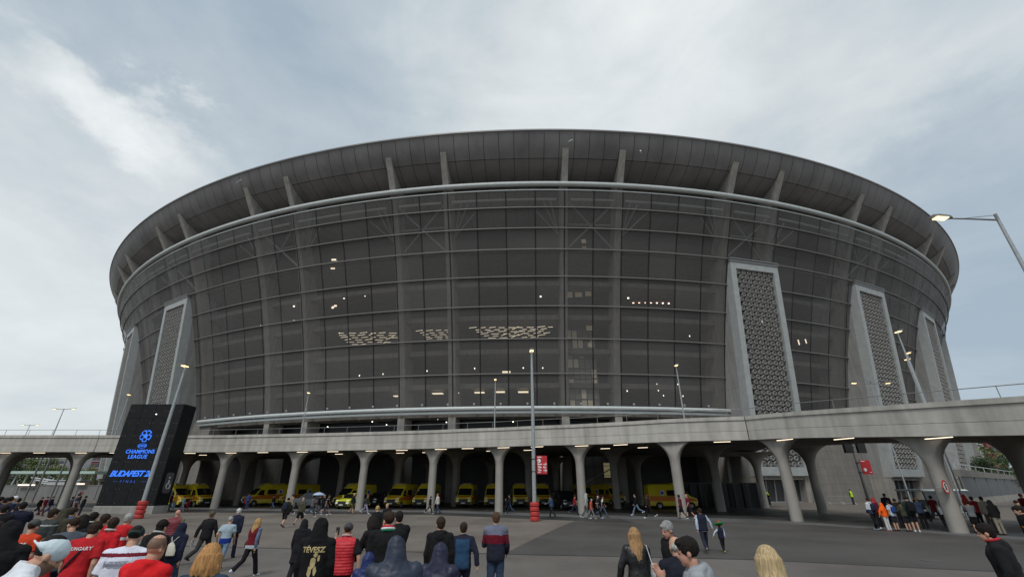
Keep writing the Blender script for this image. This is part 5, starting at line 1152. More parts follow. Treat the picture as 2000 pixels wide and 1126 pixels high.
def bands(*bs):
    """coloured bands of the garment by height above the ground (in 1.75 m figure units)"""
    def f(me, info):
        for z0, z1, cc in bs:
            me.materials.append(cloth(cc)); mi = len(me.materials)-1
            for po in me.polygons:
                if z0 <= po.center.z/info['k'] < z1: po.material_index = mi
    return f
def front_back(cc, xmax=.135, fab='cloth'):
    def f(me, info):
        me.materials.append(cloth(cc, fab))
        for po in me.polygons:
            c = po.center/info['k']
            if abs(c.x) < xmax and c.z < 1.41: po.material_index = 1
    return f
def sleeves_of(cc, xmin=.2):
    def f(me, info):
        me.materials.append(cloth(cc))
        for po in me.polygons:
            c = po.center/info['k']
            if abs(c.x) > xmin and c.z > .9: po.material_index = 1
    return f
WB, FB = dict(stride=22), dict(stride=24, phase=-1)
ST = {}
# nearest heads along the bottom edge
a_cap = person(112, 1037, 4.0, 'man in white cap turned backwards and white quarter zip top, head bowed, bottom left corner', ('jacket', (.66, .69, .74)), ('trousers', BLACK), ('cropped', HD), -42, hat=('cap_back', (.60, .70, .76)), nod=20, lean=14, beard=True, turn=0, hh=1.90, dx=-.31, g=1.12, collar=1.55)
a_redh = person(305, 1039, 5.2, 'bald man in bright red hoodie at the bottom left', ('hoodie', (.62, .016, .02)), ('trousers', JEANS, 'denim'), ('none', HD), -8, hood='down', g=1.1, stubble_head=.06)
a_white = person(264, 1019, 6.5, 'man in dark green cap and white jersey with maroon shoulder band', ('jersey', (.60, .62, .72)), ('trousers', JEANS, 'denim'), ('cropped', HD), 12, hat=('cap_back', (.022, .035, .03)), g=1.18, lean=8, nod=8, bands=bands((1.39, 1.432, MAROON)), turn=10)
a_hun = person(181, 1013, 8.0, 'man in red shirt lettered across the back, black trousers and cross body strap', ('jersey', (.42, .016, .022)), ('trousers', BLACK), ('short', HB_), 12, lean=10, g=1.04, strap=True, nod=14, stride=10)
a_redj = person(223, 1007, 9.8, 'man in plain red jersey with white collar scarf, left of the green cap', ('jersey', (.48, .014, .02)), ('trousers', JEANS, 'denim'), ('short', HB_), -4, g=1.0, scarf=[(.55, .5, .5)], stride=12, turn=25)
a_redb = person(206, 1001, 11.5, 'man in red shirt with a white bar across the back', ('jersey', (.48, .016, .022)), ('trousers', NAVY), ('short', HB_), 5, g=1.0, bands=bands((1.30, 1.335, WHITE)))
person(184, 998, 12.5, 'dark haired person in black with a pale collar, beside the white bar shirt', ('jacket', BLACK), ('trousers', BLACK), ('short', HD), 10, scarf=[(.4, .4, .38)])
person(251, 1001, 13, 'grey haired person in red and white top in front of the left lamp post', ('jersey', (.5, .018, .022)), ('trousers', LJEANS, 'denim'), ('short', HG), -12, bands=bands((1.16, 1.22, WHITE)), armR=(40, 30, 60))
a_ten = person(68, 1010, 9.5, 'person in grey beanie and orange red jersey numbered on the back', ('jersey', (.52, .05, .018)), ('trousers', BLACK), ('cropped', HB_), 4, hat=('beanie', (.07, .07, .075)), g=1.0)
person(95, 1034, 6.8, 'brown haired boy in a red top, low between the white cap and the grey beanie', ('jersey', (.40, .02, .02)), ('shorts', BLACK), ('short', HR), -10, maxh=1.55)
person(27, 1011, 6.4, 'tall person in black hooded jacket at the left, a red scrap at the neck', ('jacket', BLACK), ('trousers', BLACK), ('short', HD), 20, hood='up', g=1.2, scarf=[(.3, .02, .04)])
person(-6, 1016, 8, 'person in red shirt cut off by the left edge', ('jersey', (.42, .02, .03)), ('trousers', BLACK), ('short', HB_), 0)
person(150, 1007, 9.4, 'short haired man in slate grey shirt looking to the left', ('tshirt', (.07, .085, .11)), ('trousers', NAVY), ('cropped', HB_), 40, g=1.1, lean=8, turn=25)
person(163, 1003, 10.6, 'person with a mop of black hair behind the slate grey shirt', ('jacket', BLACK), ('trousers', BLACK), ('bob', HD), 0)
person(312, 1012, 9.2, 'person in black coat with a pale collar and black hood beside the green cap', ('coat', BLACK), ('trousers', BLACK), ('short', HD), -6, hood='down', lean=8, scarf=[(.45, .45, .42)])
a_blond1 = person(412, 1059, 4.9, 'woman with a ginger blond bob and dark blue denim jacket at the bottom edge', ('jacket', (.022, .04, .068), 'denim'), ('trousers', NAVY), ('bob', (.42, .22, .085)), 4, sex='f', g=1.1)
person(349, 991, 17, 'stout balding man in maroon vest with green sleeves', ('vest', MAROON, 'quilt'), ('trousers', NAVY), ('none', HG), 8, sleeves=(.13, .16, .09), g=1.22, skin=(.5, .25, .19), stride=18, armL=(-18, 22, 30))
a_bagk = person(358, 1015, 12.2, 'person in navy hooded jacket with a white drawstring bag on the back', ('jacket', NAVY), ('trousers', JEANS, 'denim'), ('short', HB_), 0, hood='up', stride=16, sex='f')
a_walk = person(416, 992, 17.6, 'man striding in black sweater and charcoal trousers holding a white paper', ('jacket', (.012, .012, .014)), ('trousers', (.035, .033, .032)), ('short', (.10, .075, .05)), -4, stride=26, armL=(-16, 22, 8), armR=(14, 20, 12))
person(452, 1004, 16.6, 'grey haired man in pale blue t-shirt with a blue top tied round the waist', ('tshirt', (.30, .38, .43)), ('trousers', LJEANS, 'denim'), ('cropped', HG), 8, stride=20, g=1.08, phase=-1, armL=(-30, 14, 60), bands=bands((.8, 1.0, (.01, .03, .22))))
person(468, 990, 19, 'white haired man in navy jacket behind the pale blue t-shirt', ('jacket', NAVY), ('trousers', NAVY), ('short', (.5, .5, .48)), 10, stride=14, turn=30)
a_maroon = person(505, 1007, 15.4, 'woman with long blond hair, maroon vest and denim sleeves, black leggings', ('vest', (.13, .01, .018)), ('trousers', BLACK), ('long', (.38, .24, .10)), -16, sex='f', sleeves=(.10, .15, .22), stride=22, shoes=WHITE, bands=bands((.8, .92, (.4, .45, .5))))
a_coat = person(596, 1009, 14, 'figure in long black hooded coat walking left of the lettered black hoodie', ('coat', (.012, .012, .016)), ('trousers', BLACK), ('short', HD), 12, hood='up', lean=6, stride=14, sex='f')
a_tev = person(629, 1006, 7.6, 'person in black hooded top with gold lettering and gold figure on the back', ('hoodie', (.008, .008, .009)), ('trousers', BLACK), ('short', HD), 2, hood='up', g=1.05)
a_vest = person(681, 1017, 9.4, 'person in red quilted vest and grey cap holding up a phone', ('vest', (.50, .016, .028), 'quilt'), ('trousers', BLACK), ('cropped', HB_), 0, hat=('beanie', (.06, .06, .065)), sleeves=BLACK, slv=.5, g=1.08, armL=(62, 26, 75), scarf=[(.5, .35, .36)], armR=(-12, 24, 18), phase=1)
a_child = person(721, 1074, 7.4, 'small child in royal blue hooded raincoat at the bottom edge', ('rain', (.010, .022, .11), 'shell'), ('trousers', NAVY), ('short', HB_), 6, hood='up')
a_scarf = person(762, 996, 8.3, 'young man in black coat with red white and green scarf looking left', ('coat', (.009, .009, .010)), ('trousers', BLACK), ('fade', HB_), 14, turn=38, scarf=[(.45, .02, .04), (.6, .6, .6), (.01, .13, .07)], g=1.1)
person(782, 996, 11, 'man in black jacket behind the red white and green scarf, hands raised to his face', ('jacket', BLACK), ('trousers', BLACK), ('short', HD), 30, armL=(50, 6, 95), armR=(45, 6, 90), beard=True)
a_hood1 = person(777, 1040, 5.5, 'broad person in slate blue raincoat with peaked hood up', ('rain', (.020, .028, .052), 'shell'), ('trousers', NAVY), ('short', HB_), 14, hood='up', g=1.22)
a_hood2 = person(860, 1053, 6.2, 'person in indigo raincoat with hood up and a dark shoulder strap', ('rain', (.013, .015, .042), 'shell'), ('trousers', NAVY), ('short', HB_), -8, hood='up', sex='f', g=1.12)
person(740, 984, 20.5, 'woman with yellow blond hair tied back and a pale cross strap, holding a white bag', ('jacket', BLACK), ('trousers', LJEANS, 'denim'), ('bun', (.5, .36, .12)), 30, sex='f', stride=18, strap=True, lean=8)
person(744, 1001, 9.9, 'woman in black coat leaning left with an outstretched hand', ('coat', BLACK), ('trousers', BLACK), ('bob', HD), 50, lean=18, sex='f', armL=(45, 10, 10), nod=10)
person(758, 981, 25, 'woman with pinned up fair hair facing the camera before the ambulances', ('jacket', BLACK), ('trousers', NAVY), ('bun', (.36, .26, .14)), 168, sex='f')
a_bhood = person(862, 1007, 9.4, 'dark haired youth in black hooded sweatshirt right of the raincoats', ('hoodie', (.010, .010, .011)), ('trousers', BLACK), ('short', HB_), 4, hood='down', turn=20)
a_blue = person(906, 1016, 10.4, 'youth in steel blue padded jacket with dark sleeves', ('jacket', (.016, .018, .034)), ('trousers', NAVY), ('short', HB_), 2, bands=front_back((.022, .06, .125), .15), armR=(-14, 24, 10), armL=(10, 14, 30), stride=14)
a_stripe = person(969, 998, 10.9, 'man in striped jacket of grey, maroon and navy', ('jacket', (.016, .018, .032)), ('trousers', JEANS, 'denim'), ('short', (.08, .045, .025)), 0, bands=bands((1.325, 1.6, (.13, .14, .20)), (1.17, 1.325, (.13, .008, .02))), turn=14, armL=(18, 12, 75), armR=(10, 10, 40))
# right foreground
a_bl2 = person(1238, 1028, 8.1, 'woman with long light brown hair and black leather jacket, pale bag on the shoulder', ('jacket', (.010, .010, .012), 'leather'), ('trousers', LJEANS, 'denim'), ('long', (.34, .20, .095)), 0, sex='f', armL=(8, 24, 20))
a_gman = person(1308, 1013, 7.9, 'smiling grey haired man in black jacket looking back to the left', ('jacket', (.012, .012, .013)), ('trousers', BLACK), ('short', (.26, .26, .26)), 105, nod=14, turn=10, g=1.05, skin=(.46, .23, .17))
a_bald = person(1320, 1043, 6.2, 'balding white haired man in navy coat seen from behind', ('coat', (.013, .015, .024)), ('trousers', NAVY), ('balding', (.42, .41, .39)), 10, g=1.12, stubble_head=.0)
a_young = person(1352, 1044, 5.0, 'young man with black quiff and pale grey hoodie in profile', ('hoodie', (.27, .29, .31)), ('trousers', NAVY), ('fade', (.012, .009, .008)), 72, nod=8, hood='down', skin=(.47, .25, .18), armL=(40, 10, 110))
a_bl3 = person(1498, 1063, 4.5, 'woman with straight pale blond hair cut off by the bottom edge', ('jacket', BLACK), ('trousers', NAVY), ('long', (.45, .34, .19)), -4, sex='f', g=1.05)
a_rt = person(1934, 1019, 7.4, 'man in black hooded jacket looking left at the right edge', ('jacket', (.013, .013, .015)), ('trousers', LJEANS, 'denim'), ('short', HD), 44, hood='down', scarf=[(.4, .03, .04)], lean=6, armR=(-20, 16, 40), g=1.08)
person(1981, 975, 23, 'man in dark sweatshirt facing the camera with folded arms, right edge', ('knit', (.02, .018, .03)), ('trousers', BLACK), ('short', HB_), 165, armL=(25, 2, 95), armR=(25, 2, 95), inL=60, inR=60)
person(1999, 984, 15.5, 'person in black jacket with an orange stripe and red hem cut by the right edge', ('puffer', BLACK), ('trousers', GREY), ('short', HD), 60, bands=bands((1.16, 1.20, (.55, .2, .02)), (.7, .9, (.4, .03, .03))), lean=12)
person(1366, 989, 20.6, 'man in navy vest with pale blue sleeves leading a child by the hand', ('vest', (.014, .016, .032)), ('trousers', (.02, .022, .04)), ('short', HB_), -6, sleeves=(.42, .50, .60), stride=18, armR=(6, 36, 4), armL=(-10, 12, 10), shoes=(.2, .18, .15))
person(1404, 1020, 20.5, 'child in green brimmed hat with red crown held by the hand', ('vest', (.012, .014, .03)), ('trousers', BLACK), ('short', HB_), 2, sleeves=(.45, .52, .6), hat=('sombrero', (.05, .36, .09)), stride=12, armL=(4, 52, 4), shoes=(.4, .38, .1), minh=.95)
# middle distance
person(593, 968.6, 33, 'balding man in olive jacket and black shorts walking away', ('jacket', OLIVE), ('shorts', BLACK), ('none', HB_), -4, stride=18, shoes=GREY)
a_bp1 = person(564, 968.5, 32, 'man in black cap and shorts with a dark backpack walking away', ('jacket', (.025, .028, .02)), ('shorts', BLACK), ('cropped', HD), 0, stride=18, hat=('cap', BLACK), phase=-1)
person(574, 962.5, 44, 'person in beige top and dark trousers at the column behind the shorts walkers', ('knit', KHAKI), ('trousers', BLACK), ('short', HB_), 70, stride=22, shoes=WHITE, sex='f')
a_umb = person(614, 966, 43, 'walker in grey top under a pale blue umbrella', ('jacket', (.12, .11, .105)), ('trousers', JEANS, 'denim'), ('short', HB_), -60, stride=20, armR=(35, 6, 100), shoes=WHITE)
GP = 'supporters walking in front of the parked vehicles'
person(625, 964, 46, 'walker in black with raised arms, first right of the umbrella', ('jacket', BLACK), ('trousers', GREY), ('short', HB_), -80, stride=26, shoes=WHITE, armL=(100, 10, 60), armR=(110, 10, 50))
person(634, 963, 45, 'walker with tan sash and black trousers, second right of the umbrella', ('jacket', BLACK), ('trousers', (.05, .05, .07)), ('short', (.25, .15, .08)), -85, stride=28, shoes=WHITE, strap=True, phase=-1)
person(643, 963, 46, 'walker in black top with white emblem and grey shorts, third right of the umbrella', ('tshirt', BLACK), ('shorts', (.05, .05, .06)), ('short', HB_), -80, stride=24, shoes=WHITE, bands=bands((1.25, 1.34, (.3, .3, .3))))
person(692, 961, 47, 'person with red hood and fair hat against the column by the response car', ('jacket', (.02, .022, .02)), ('shorts', OLIVE), ('short', HL), -100, hat=('cap', (.35, .28, .15)), scarf=[(.4, .02, .05)], stride=14)
person(718, 963, 47, 'walker in grey top and lilac trousers with white shoes and red cap', ('knit', (.045, .048, .055)), ('trousers', (.26, .25, .36)), ('short', HB_), -90, stride=22, shoes=WHITE, hat=('beanie', (.28, .06, .07)), sex='f')
person(841, 967, 47, 'walker in black with white shoes at the column left of the white jacket', ('jacket', BLACK), ('trousers', (.02, .02, .025)), ('short', HD), -70, stride=20, shoes=WHITE)
person(856, 962.5, 46.5, 'walker in white jacket and blue jeans beside the column', ('jacket', (.56, .54, .51)), ('trousers', (.035, .045, .08), 'denim'), ('cropped', (.3, .2, .15)), 75, stride=14, skin=(.5, .26, .2))
person(996, 963.5, 47.5, 'walker in dark jacket and jeans right of the middle column', ('jacket', (.02, .02, .025)), ('trousers', JEANS, 'denim'), ('short', HB_), 80, stride=20)
person(989, 970, 47, 'smaller walker in black right of the middle column', ('jacket', BLACK), ('trousers', BLACK), ('short', HD), 80, stride=22, phase=-1, maxh=1.62)
person(1076, 966, 42, 'walker in blue denim jacket right of the red ring pads', ('jacket', (.05, .09, .16), 'denim'), ('trousers', (.02, .022, .03)), ('short', HB_), 60, stride=16, armL=(30, 10, 50))
person(1121, 964, 45, 'walker in dark red shirt looking at a phone beside the black van', ('tshirt', (.26, .015, .025)), ('trousers', NAVY), ('short', HB_), -90, stride=24, armR=(30, 4, 70), shoes=GREY)
person(1143, 961, 40.5, 'walker in light grey hooded jacket and grey trousers with white shoes', ('jacket', (.33, .34, .34)), ('trousers', (.10, .10, .10)), ('short', HB_), -90, stride=14, hood='up', shoes=WHITE)
person(1153, 971, 40.3, 'boy in orange red shirt and white cap', ('jersey', (.48, .07, .03)), ('trousers', (.2, .19, .19)), ('short', HB_), -85, hat=('cap', (.62, .62, .68)), stride=22, maxh=1.6, shoes=(.4, .38, .36))
person(1165, 965, 41, 'walker in black with white trim and white cap', ('jersey', (.02, .018, .03)), ('trousers', BLACK), ('short', HB_), -88, hat=('cap', (.6, .62, .72)), stride=20, bands=bands((1.1, 1.16, WHITE)), shoes=WHITE)
person(1175, 963, 42, 'walker in black vest with white sleeve and blue jeans', ('jersey', BLACK), ('trousers', (.06, .09, .14), 'denim'), ('short', HD), -95, bands=sleeves_of((.6, .6, .63)), stride=26, hat=('cap', BLACK))
person(1240, 961.5, 45, 'walker in black sweater and pale blue jeans alone before the dark bays', ('knit', BLACK), ('trousers', (.15, .20, .27), 'denim'), ('cropped', HB_), 85, stride=26, shoes=WHITE)
person(1264, 963, 41, 'woman in maroon beanie carrying a yellow bag past the side on ambulance', ('jacket', (.025, .012, .014)), ('trousers', BLACK), ('long', HB_), 82, hat=('beanie', (.12, .01, .02)), stride=22, shoes=WHITE, sex='f')
person(1326, 964, 40, 'dark skinned walker in maroon shirt and black shorts by the column', ('jersey', MAROON), ('shorts', BLACK), ('short', HD), 75, skin=SKD, stride=14, shoes=BLACK)
person(1341, 963, 40, 'fair walker in maroon shirt and black shorts right of the column', ('jersey', (.15, .012, .025)), ('shorts', BLACK), ('cropped', (.4, .25, .16)), 85, stride=14, shoes=WHITE, skin=(.55, .3, .22))
# queue at the right
a_bp2 = person(1694, 970, 30.5, 'person in white and navy jacket with a dark backpack heading the queue', ('jacket', (.5, .54, .6)), ('trousers', BLACK), ('short', HB_), 10, shoes=WHITE, stride=10, bands=bands((.8, 1.1, (.03, .04, .08))), armR=(12, 26, 6))
person(1704, 970, 32.5, 'person with red hood behind the white and navy jacket', ('jacket', (.15, .012, .02)), ('trousers', BLACK), ('short', HB_), 15, hood='up', bands=bands((1.45, 1.9, (.35, .03, .03))))
person(1720, 980, 29.8, 'child in bright orange hoodie with white leggings and red socks', ('hoodie', (.85, .12, .01)), ('trousers', (.55, .55, .55)), ('short', HB_), 14, hood='up', shoes=(.4, .1, .1), armL=(6, 34, 4), maxh=1.55)
person(1725, 962, 36, 'tall man in dark jacket above the orange hoodie', ('jacket', (.012, .012, .025)), ('trousers', BLACK), ('short', HB_), -50, maxh=1.98)
a_bp3 = person(1734, 976, 29.8, 'child in pale blue jersey with a blue backpack in the queue', ('jersey', (.42, .48, .58)), ('shorts', (.02, .02, .03)), ('short', HD), 8, maxh=1.66)
person(1746, 972, 32, 'person in black olive jacket behind the blue backpack', ('jacket', (.03, .026, .018)), ('trousers', BLACK), ('short', HB_), 0)
person(1757, 977.5, 29.5, 'person in olive jacket and black shorts in the queue', ('jacket', (.05, .052, .034)), ('shorts', (.015, .015, .02)), ('short', HB_), -6, armL=(20, 20, 50), maxh=1.68)
a_bp4 = person(1768, 967, 29.3, 'man in dark green cap and jacket with a big black backpack', ('jacket', (.014, .03, .026)), ('shorts', BLACK), ('cropped', HB_), -20, hat=('cap', BLACK), shoes=WHITE)
person(1788, 970, 31, 'person in denim jacket with a bare arm raised, right of the big backpack', ('jacket', (.035, .055, .10), 'denim'), ('trousers', BLACK), ('short', HR), -30, armR=(60, 10, 60))
person(1813, 961, 34, 'man in maroon shirt with a round dark bag at his hip', ('jersey', (.10, .01, .014)), ('trousers', (.05, .05, .055)), ('short', HB_), -70, stride=26, maxh=1.95)
person(1836, 965, 34.5, 'man in black jacket stepping left of the nearest column', ('jacket', BLACK), ('trousers', (.03, .03, .028)), ('short', HD), -60, stride=24)
person(1879, 960, 33, 'person in bright red hooded jacket by the hidden utility cart', ('jacket', (.45, .03, .025)), ('trousers', BLACK), ('short', HB_), 20, hood='up', maxh=1.95)
person(1896, 968, 31, 'person in dark red jacket right of the bright red one', ('jacket', (.22, .015, .02)), ('trousers', BLACK), ('short', HB_), -10)
person(1887, 976, 28.5, 'person in grey sweatshirt and black shorts right of the nearest column', ('hoodie', (.17, .18, .19)), ('shorts', BLACK), ('short', HB_), -30, armL=(30, 8, 80), armR=(30, 8, 80), shoes=BLACK)
person(1915, 968, 29, 'dark haired person in beige jacket with a hanging dark bag', ('jacket', (.22, .19, .15)), ('trousers', (.07, .06, .055)), ('short', HD), -10)
person(1931, 974, 27.5, 'person in black hoodie and beige trousers at the right', ('hoodie', (.012, .012, .013)), ('trousers', (.27, .24, .19)), ('short', HD), -8, hood='up')
person(1992, 962, 34, 'person in red cap and maroon top far right, under the last column', ('jersey', MAROON), ('trousers', BLACK), ('short', HB_), 100, hat=('cap', (.3, .05, .05)))
# left middle distance
GL = 'supporters crossing the paving at the far left'
a_ph = person(50, 974, 16.5, 'man in navy jacket at the far left raising a phone', ('jacket', (.012, .014, .03)), ('trousers', BLACK), ('short', HD), 40, armL=(70, 6, 60), armR=(60, 6, 70), g=1.2, lean=6)
person(104, 991, 13, 'person in charcoal anorak with a pale shoulder stripe', ('jacket', (.04, .046, .046)), ('trousers', BLACK), ('short', HB_), -10, bands=bands((1.375, 1.40, (.4, .42, .42))), g=1.12)
person(129, 989, 14.5, 'person in olive brown anorak right of the charcoal one', ('jacket', (.05, .046, .032)), ('trousers', BLACK), ('short', HB_), -10, hood='up', g=1.1)
person(144, 989, 15.5, 'person in dark blue denim jacket behind the olive brown anorak', ('jacket', (.05, .075, .13), 'denim'), ('trousers', JEANS, 'denim'), ('short', HB_), -5)
person(158, 993, 16, 'brown haired person low behind the denim jacket', ('jacket', (.08, .07, .06)), ('trousers', BLACK), ('short', HR), 0, maxh=1.6)
person(84, 968, 45, 'walker in black left of the maroon one near the dark column', ('jacket', BLACK), ('trousers', BLACK), ('short', HD), -70, stride=24, shoes=BLACK)
person(94, 968, 44, 'walker in maroon shirt with white collar near the dark column', ('jersey', (.14, .014, .03)), ('trousers', (.09, .03, .04)), ('short', HB_), -75, stride=16, scarf=[(.5, .5, .5)])
person(105, 967.5, 45, 'walker in navy jacket nearest the dark column', ('jacket', (.014, .016, .04)), ('trousers', (.03, .04, .09), 'denim'), ('short', HB_), -70, stride=16)
person(143, 968, 41, 'walker in grey and black just right of the dark column', ('jacket', (.03, .033, .04)), ('trousers', GREY), ('short', HD), -20, stride=14)
person(155, 962, 41, 'person in pale blue shirt and black trousers left of the red cap', ('jersey', (.06, .06, .075)), ('trousers', BLACK), ('short', HD), -60, bands=bands((1.08, 1.2, (.35, .42, .5))), stride=14)
person(160, 956, 43, 'tall person in red cap and dark jacket by the totem', ('jacket', (.04, .03, .04)), ('trousers', BLACK), ('short', HB_), -60, hat=('cap', (.42, .06, .05)), maxh=2.0)
person(168, 967, 42, 'person in black nearest the totem', ('jacket', BLACK), ('trousers', (.03, .03, .04)), ('short', HD), -40)
for i, (u, v, Y, c, l_) in enumerate(((3, 965, 24, BLACK, 'person in black cut by the left edge, middle distance'), (14, 968, 22, (.02, .018, .035), 'person in dark purple near the left edge'), (24, 964, 24, (.016, .018, .04), 'person in navy left of the white cap wearer'), (39, 970, 26, (.02, .02, .022), 'person in black cap between the white cap and the phone'), (12, 985, 16, BLACK, 'stooping person in black with pale bag at the left edge'))):
    person(u, v, Y, l_, ('jacket', c), ('trousers', BLACK), ('short', HD), -20+15*i, g=1.1, hat=('cap', BLACK) if i == 3 else None)
person(31, 964, 25, 'person in a round white cap at the left', ('jacket', (.1, .1, .13)), ('trousers', BLACK), ('short', HL), -20, hat=('beanie', (.6, .6, .62)))
# people under the walkway
person(331, 963.5, 51, 'person in orange high visibility vest beside the totem', ('vest', (.75, .11, .01)), ('trousers', BLACK), ('short', HB_), 150, sleeves=BLACK)
person(339, 961, 53, 'person in black between the orange vest and the yellow top', ('jacket', BLACK), ('trousers', JEANS, 'denim'), ('short', HB_), 120)
person(347, 961.5, 51, 'person in yellow top and pale jeans beside the ambulance', ('knit', (.5, .27, .03)), ('trousers', (.25, .30, .36), 'denim'), ('short', (.25, .04, .03)), 100, scarf=[(.5, .5, .5)])
person(362, 967, 50.5, 'person in pale blue hoodie right of the yellow top', ('hoodie', (.28, .34, .40)), ('trousers', (.24, .28, .33)), ('short', HB_), -60, stride=16)
person(370, 972, 51, 'person in dark red, low beside the pale blue hoodie', ('jacket', (.22, .01, .025)), ('trousers', (.2, .015, .03)), ('short', HD), -80, stride=22, lean=14, maxh=1.62)
person(488, 962, 56, 'person in blue standing before the shaded ambulances', ('jacket', (.04, .05, .16)), ('trousers', (.04, .05, .12)), ('short', HB_), 40)
person(482, 970, 56, 'child in red beside the blue jacket in the shade', ('jacket', (.22, .02, .02)), ('trousers', BLACK), ('short', HB_), 60, maxh=1.35)
person(537, 966, 57, 'person in black and blue jeans before the shaded ambulances', ('jacket', BLACK), ('trousers', (.05, .09, .15), 'denim'), ('short', HD), 80, stride=14)
a_s1 = person(1497, 954, 68, 'steward in lime jacket bending by the glass doors of the big tower', ('jacket', (.36, .62, .02)), ('trousers', BLACK), ('short', HB_), 110, lean=30, bands=bands((.8, 1.12, BLACK)))
person(1658, 950, 70, 'steward in lime high visibility vest with arm bent before the grey wall', ('vest', (.42, .66, .02)), ('trousers', (.03, .03, .035)), ('cropped', HB_), 20, sleeves=BLACK, armR=(10, 14, 60))

RES = realise()
# ---- lettering on clothes, bags, umbrella
def on_back(i, part, me_txt, m, x0, z0, name, front=False):
    root, objs, info = RES[i]; k = info['k']; tgt = objs[part].data; bvh = BVHTree.FromPolygons([v.co.copy() for v in tgt.vertices], [tuple(p.vertices) for p in tgt.polygons])
    for v in me_txt.vertices:
        x, z = v.co.x+x0*k, v.co.y+z0*k; h, *_ = bvh.ray_cast(Vector((x, -1.2, z)), Vector((0, 1, 0))); v.co = Vector((x, (h.y if h else -.15)-.007, z))
    me_txt.materials.clear(); me_txt.materials.append(m); o = bpy.data.objects.new(name, me_txt); col.objects.link(o); o.parent = root
m_gold = mat('gold_print', (.42, .34, .16), .6, .15, 20); m_wprint = mat('white_print', (.6, .58, .6), .7, .1, 10); m_gprint = mat('grey_print', (.2, .2, .26), .8, .2, 30)
def sub(me, n=2):
    bm = bmesh.new(); bm.from_mesh(me); bmesh.ops.triangulate(bm, faces=bm.faces)
    for _ in range(n): bmesh.ops.subdivide_edges(bm, edges=[e for e in bm.edges if e.calc_length() > .04], cuts=1)
    bm.to_mesh(me); bm.free(); return me
on_back(a_tev, 'hoodie', sub(text_mesh('TÉVESZ', .098, 0, 0, 1, .003)), m_gold, 0, 1.335, 'lettering')
def flat(polys):
    me = bpy.data.meshes.new('print'); vs = []; fs = []
    for p in polys: fs.append(tuple(range(len(vs), len(vs)+len(p)))); vs += [(x, y, 0) for x, y in p]
    me.from_pydata(vs, [], fs); return sub(me, 2)
rnd = random.Random(5); blob = lambda x, y, a, b, n=9: [(x+a*math.cos(2*math.pi*i/n)*rnd.uniform(.7, 1.1), y+b*math.sin(2*math.pi*i/n)*rnd.uniform(.7, 1.1)) for i in range(n)]
on_back(a_tev, 'hoodie', flat([blob(.03, .17, .03, .035), blob(0, .08, .05, .08), blob(.075, .13, .02, .05), blob(-.03, -.04, .035, .08), blob(.045, -.03, .025, .06), blob(-.055, -.14, .035, .03), blob(.0, -.18, .02, .012)]), m_gold, .02, 1.10, 'printed_figure')
on_back(a_hun, 'shirt', sub(text_mesh('HUNGARY', .064, 0, 0, 1.05, .002)), m_wprint, 0, 1.34, 'lettering')
on_back(a_ten, 'shirt', sub(text_mesh('10', .2, 0, 0, 1, .006)), m_wprint, 0, 1.17, 'numerals'); on_back(a_ten, 'shirt', flat([[(-.12+.05*i, -.014), (-.085+.05*i, -.016), (-.083+.05*i, .016), (-.118+.05*i, .018)] for i in range(5)]), m_wprint, 0, 1.335, 'name_print')
on_back(a_white, 'shirt', flat([[(-.17+.016*i, -.022), (-.161+.016*i, -.022), (-.159+.016*i, .024-.006*(i % 3)), (-.168+.016*i, .024)] for i in range(22)]+[[(-.175, -.034), (.18, -.034), (.18, -.028), (-.175, -.028)], [(-.175, .03), (.18, .03), (.18, .036), (-.175, .036)]]), m_gprint, 0, 1.31, 'faded_print')
def bag(i, name, label, cat, fn, m, group=None):
    root, objs, info = RES[i]; mb = MB(); fn(mb, info); k = info['k']; mb.v = [tuple(Vector(v)*k) for v in mb.v]; me = mesh(name, mb, m, True)
    o = bpy.data.objects.new(name, me); col.objects.link(o); o.location = root.location; o.rotation_euler = root.rotation_euler; tag(o, label, cat, group); return o
def pack(w_=.15, h_=.22, d_=.09, z=1.22):
    def f(mb, info):
        up = info['up']; y = -.125*info['g']-info['E']-d_*.6
        rings = []
        for q in range(7):
            t = -1+2*q/6; s = (1-abs(t)**4)**.5*.9+.12; rings.append([up((math.copysign(abs(math.cos(a))**.6, math.cos(a))*w_*s, y+math.copysign(abs(math.sin(a))**.6, math.sin(a))*d_*s, z+t*h_)) for a in [2*math.pi*j/14 for j in range(14)]])
        mb.loft(rings)
        for s in (-1, 1): mb.tube([up((s*.09, y, z+h_*.8)), up((s*.105, -.08, 1.48+info['E']*.6)), up((s*.12, .09+info['E'], 1.40)), up((s*.13, .12+info['E'], 1.25))], .014, 6)
    return f
bag(a_bp1, 'backpack', 'dark blue backpack on the man in black shorts', 'backpack', pack(), cloth((.016, .02, .04)))
bag(a_bp2, 'backpack', 'navy backpack on the white and navy jacket', 'backpack', pack(.15, .24), cloth((.02, .024, .05)))
bag(a_bp3, 'backpack', 'royal blue backpack on the child in pale blue', 'backpack', pack(.14, .2), cloth((.02, .05, .2)))
bag(a_bp4, 'backpack', 'big black backpack on the man in the dark green cap', 'backpack', pack(.19, .30, .13), cloth(BLACK))
def draw(mb, info):
    up = info['up']; y = -.125-info['E']-.05
    mb.loft([[up((math.cos(a)*w_, y+math.sin(a)*d_, z)) for a in [2*math.pi*j/14 for j in range(14)]] for z, w_, d_ in ((1.0, .10, .03), (1.02, .15, .055), (1.12, .145, .065), (1.25, .09, .05), (1.31, .035, .02))])
    for s in (-1, 1): mb.tube([up((0, y, 1.30)), up((s*.08, y+.05, 1.42)), up((s*.11, -.04, 1.49))], .008, 5)
bag(a_bagk, 'drawstring_bag', 'white drawstring bag on the navy hooded jacket', 'bag', draw, cloth((.55, .52, .44)))
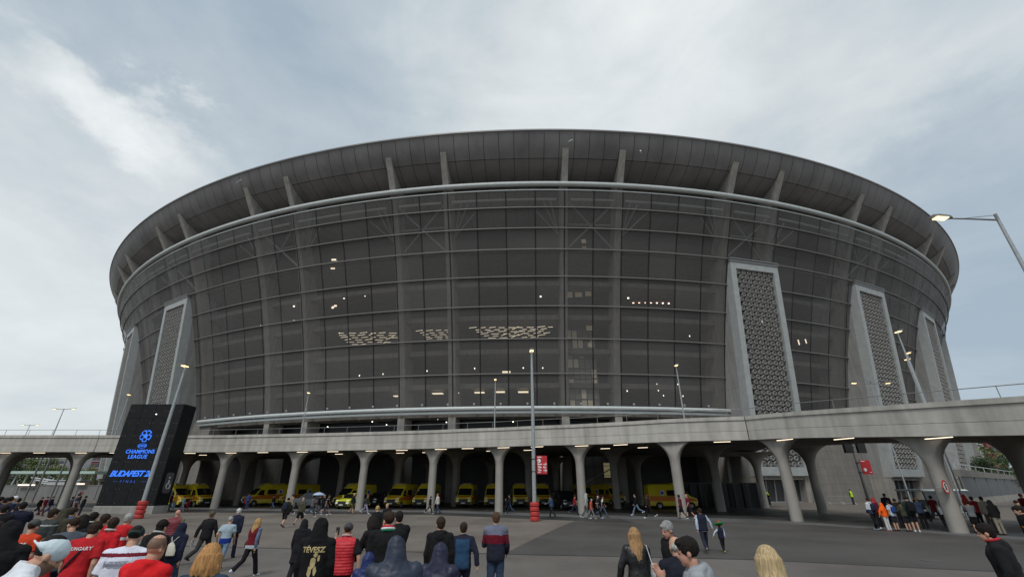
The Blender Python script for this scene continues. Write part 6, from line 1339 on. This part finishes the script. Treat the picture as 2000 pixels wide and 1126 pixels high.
def tote(mb, info):
    up = info['up']; mb.loft([[up((.24+d_*math.cos(a), -.05+w_*math.sin(a), z)) for a in [2*math.pi*j/12 for j in range(12)]] for z, w_, d_ in ((.98, .14, .035), (1.0, .155, .045), (1.2, .13, .03), (1.22, .12, .02))]); mb.tube([up((.22, -.15, 1.2)), up((.17, -.08, 1.485)), up((.16, .0, 1.49)), up((.22, .05, 1.2))], .009, 5)
bag(a_bl2, 'shoulder_bag', 'pale grey bag on the shoulder of the woman in black leather', 'bag', tote, cloth((.55, .55, .56)))
def hip(mb, info):
    up = info['up']; mb.ell(up((-.22, .0, .98)), (.05, .11, .13))
bag(a_maroon, 'shoulder_bag', 'brown bag at the hip of the woman in the maroon vest', 'bag', hip, cloth((.07, .045, .03)))
def pap(mb, info):
    a_, b_, c_, d_ = info['arms'][-1]; mb.box((0, 0, 0), (.012, .13, .2), Matrix.Translation(c_+d_*.16))
bag(a_walk, 'paper', 'white paper in the left hand of the striding man in black', 'paper', pap, cloth((.6, .6, .6)))
def phone(mb, info):
    a_, b_, c_, d_ = info['arms'][-1]; mb.box((0, 0, 0), (.075, .01, .15), Matrix.Translation(c_+d_*.1+Vector((.0, .02, .05))))
bag(a_vest, 'phone', 'phone held up by the person in the red quilted vest', 'phone', phone, m_blk)
root, objs, info = RES[a_umb]
t = thing('umbrella', 'pale blue umbrella held over the walker in grey', 'umbrella', root.location, R_(-60)); k = info['k']; a_, b_, c_, d_ = [v*k for v in info['arms'][1]] if False else [Vector(v) for v in info['arms'][1]]
hnd = Vector(c_)*k; top_ = Vector((hnd.x-.05, hnd.y, 1.95)); mb = MB(); mb.tube([hnd-Vector((0, 0, .12)), top_+Vector((0, 0, .06))], .012, 6); obj('shaft', mb, m_blk, t)
mb = MB(); mb.lathe([(.02, .0), (.2, -.03), (.38, -.1), (.52, -.22), (.50, -.22), (.37, -.12), (.2, -.05), (.02, -.02)], 16, top_); obj('canopy', mb, cloth((.38, .48, .66), 'shell'), t)
for o in SITE:
    o.location = Vector(o.location)*S; o.scale = (S, S, S)
if __name__ == '__main__' and False:
    pass
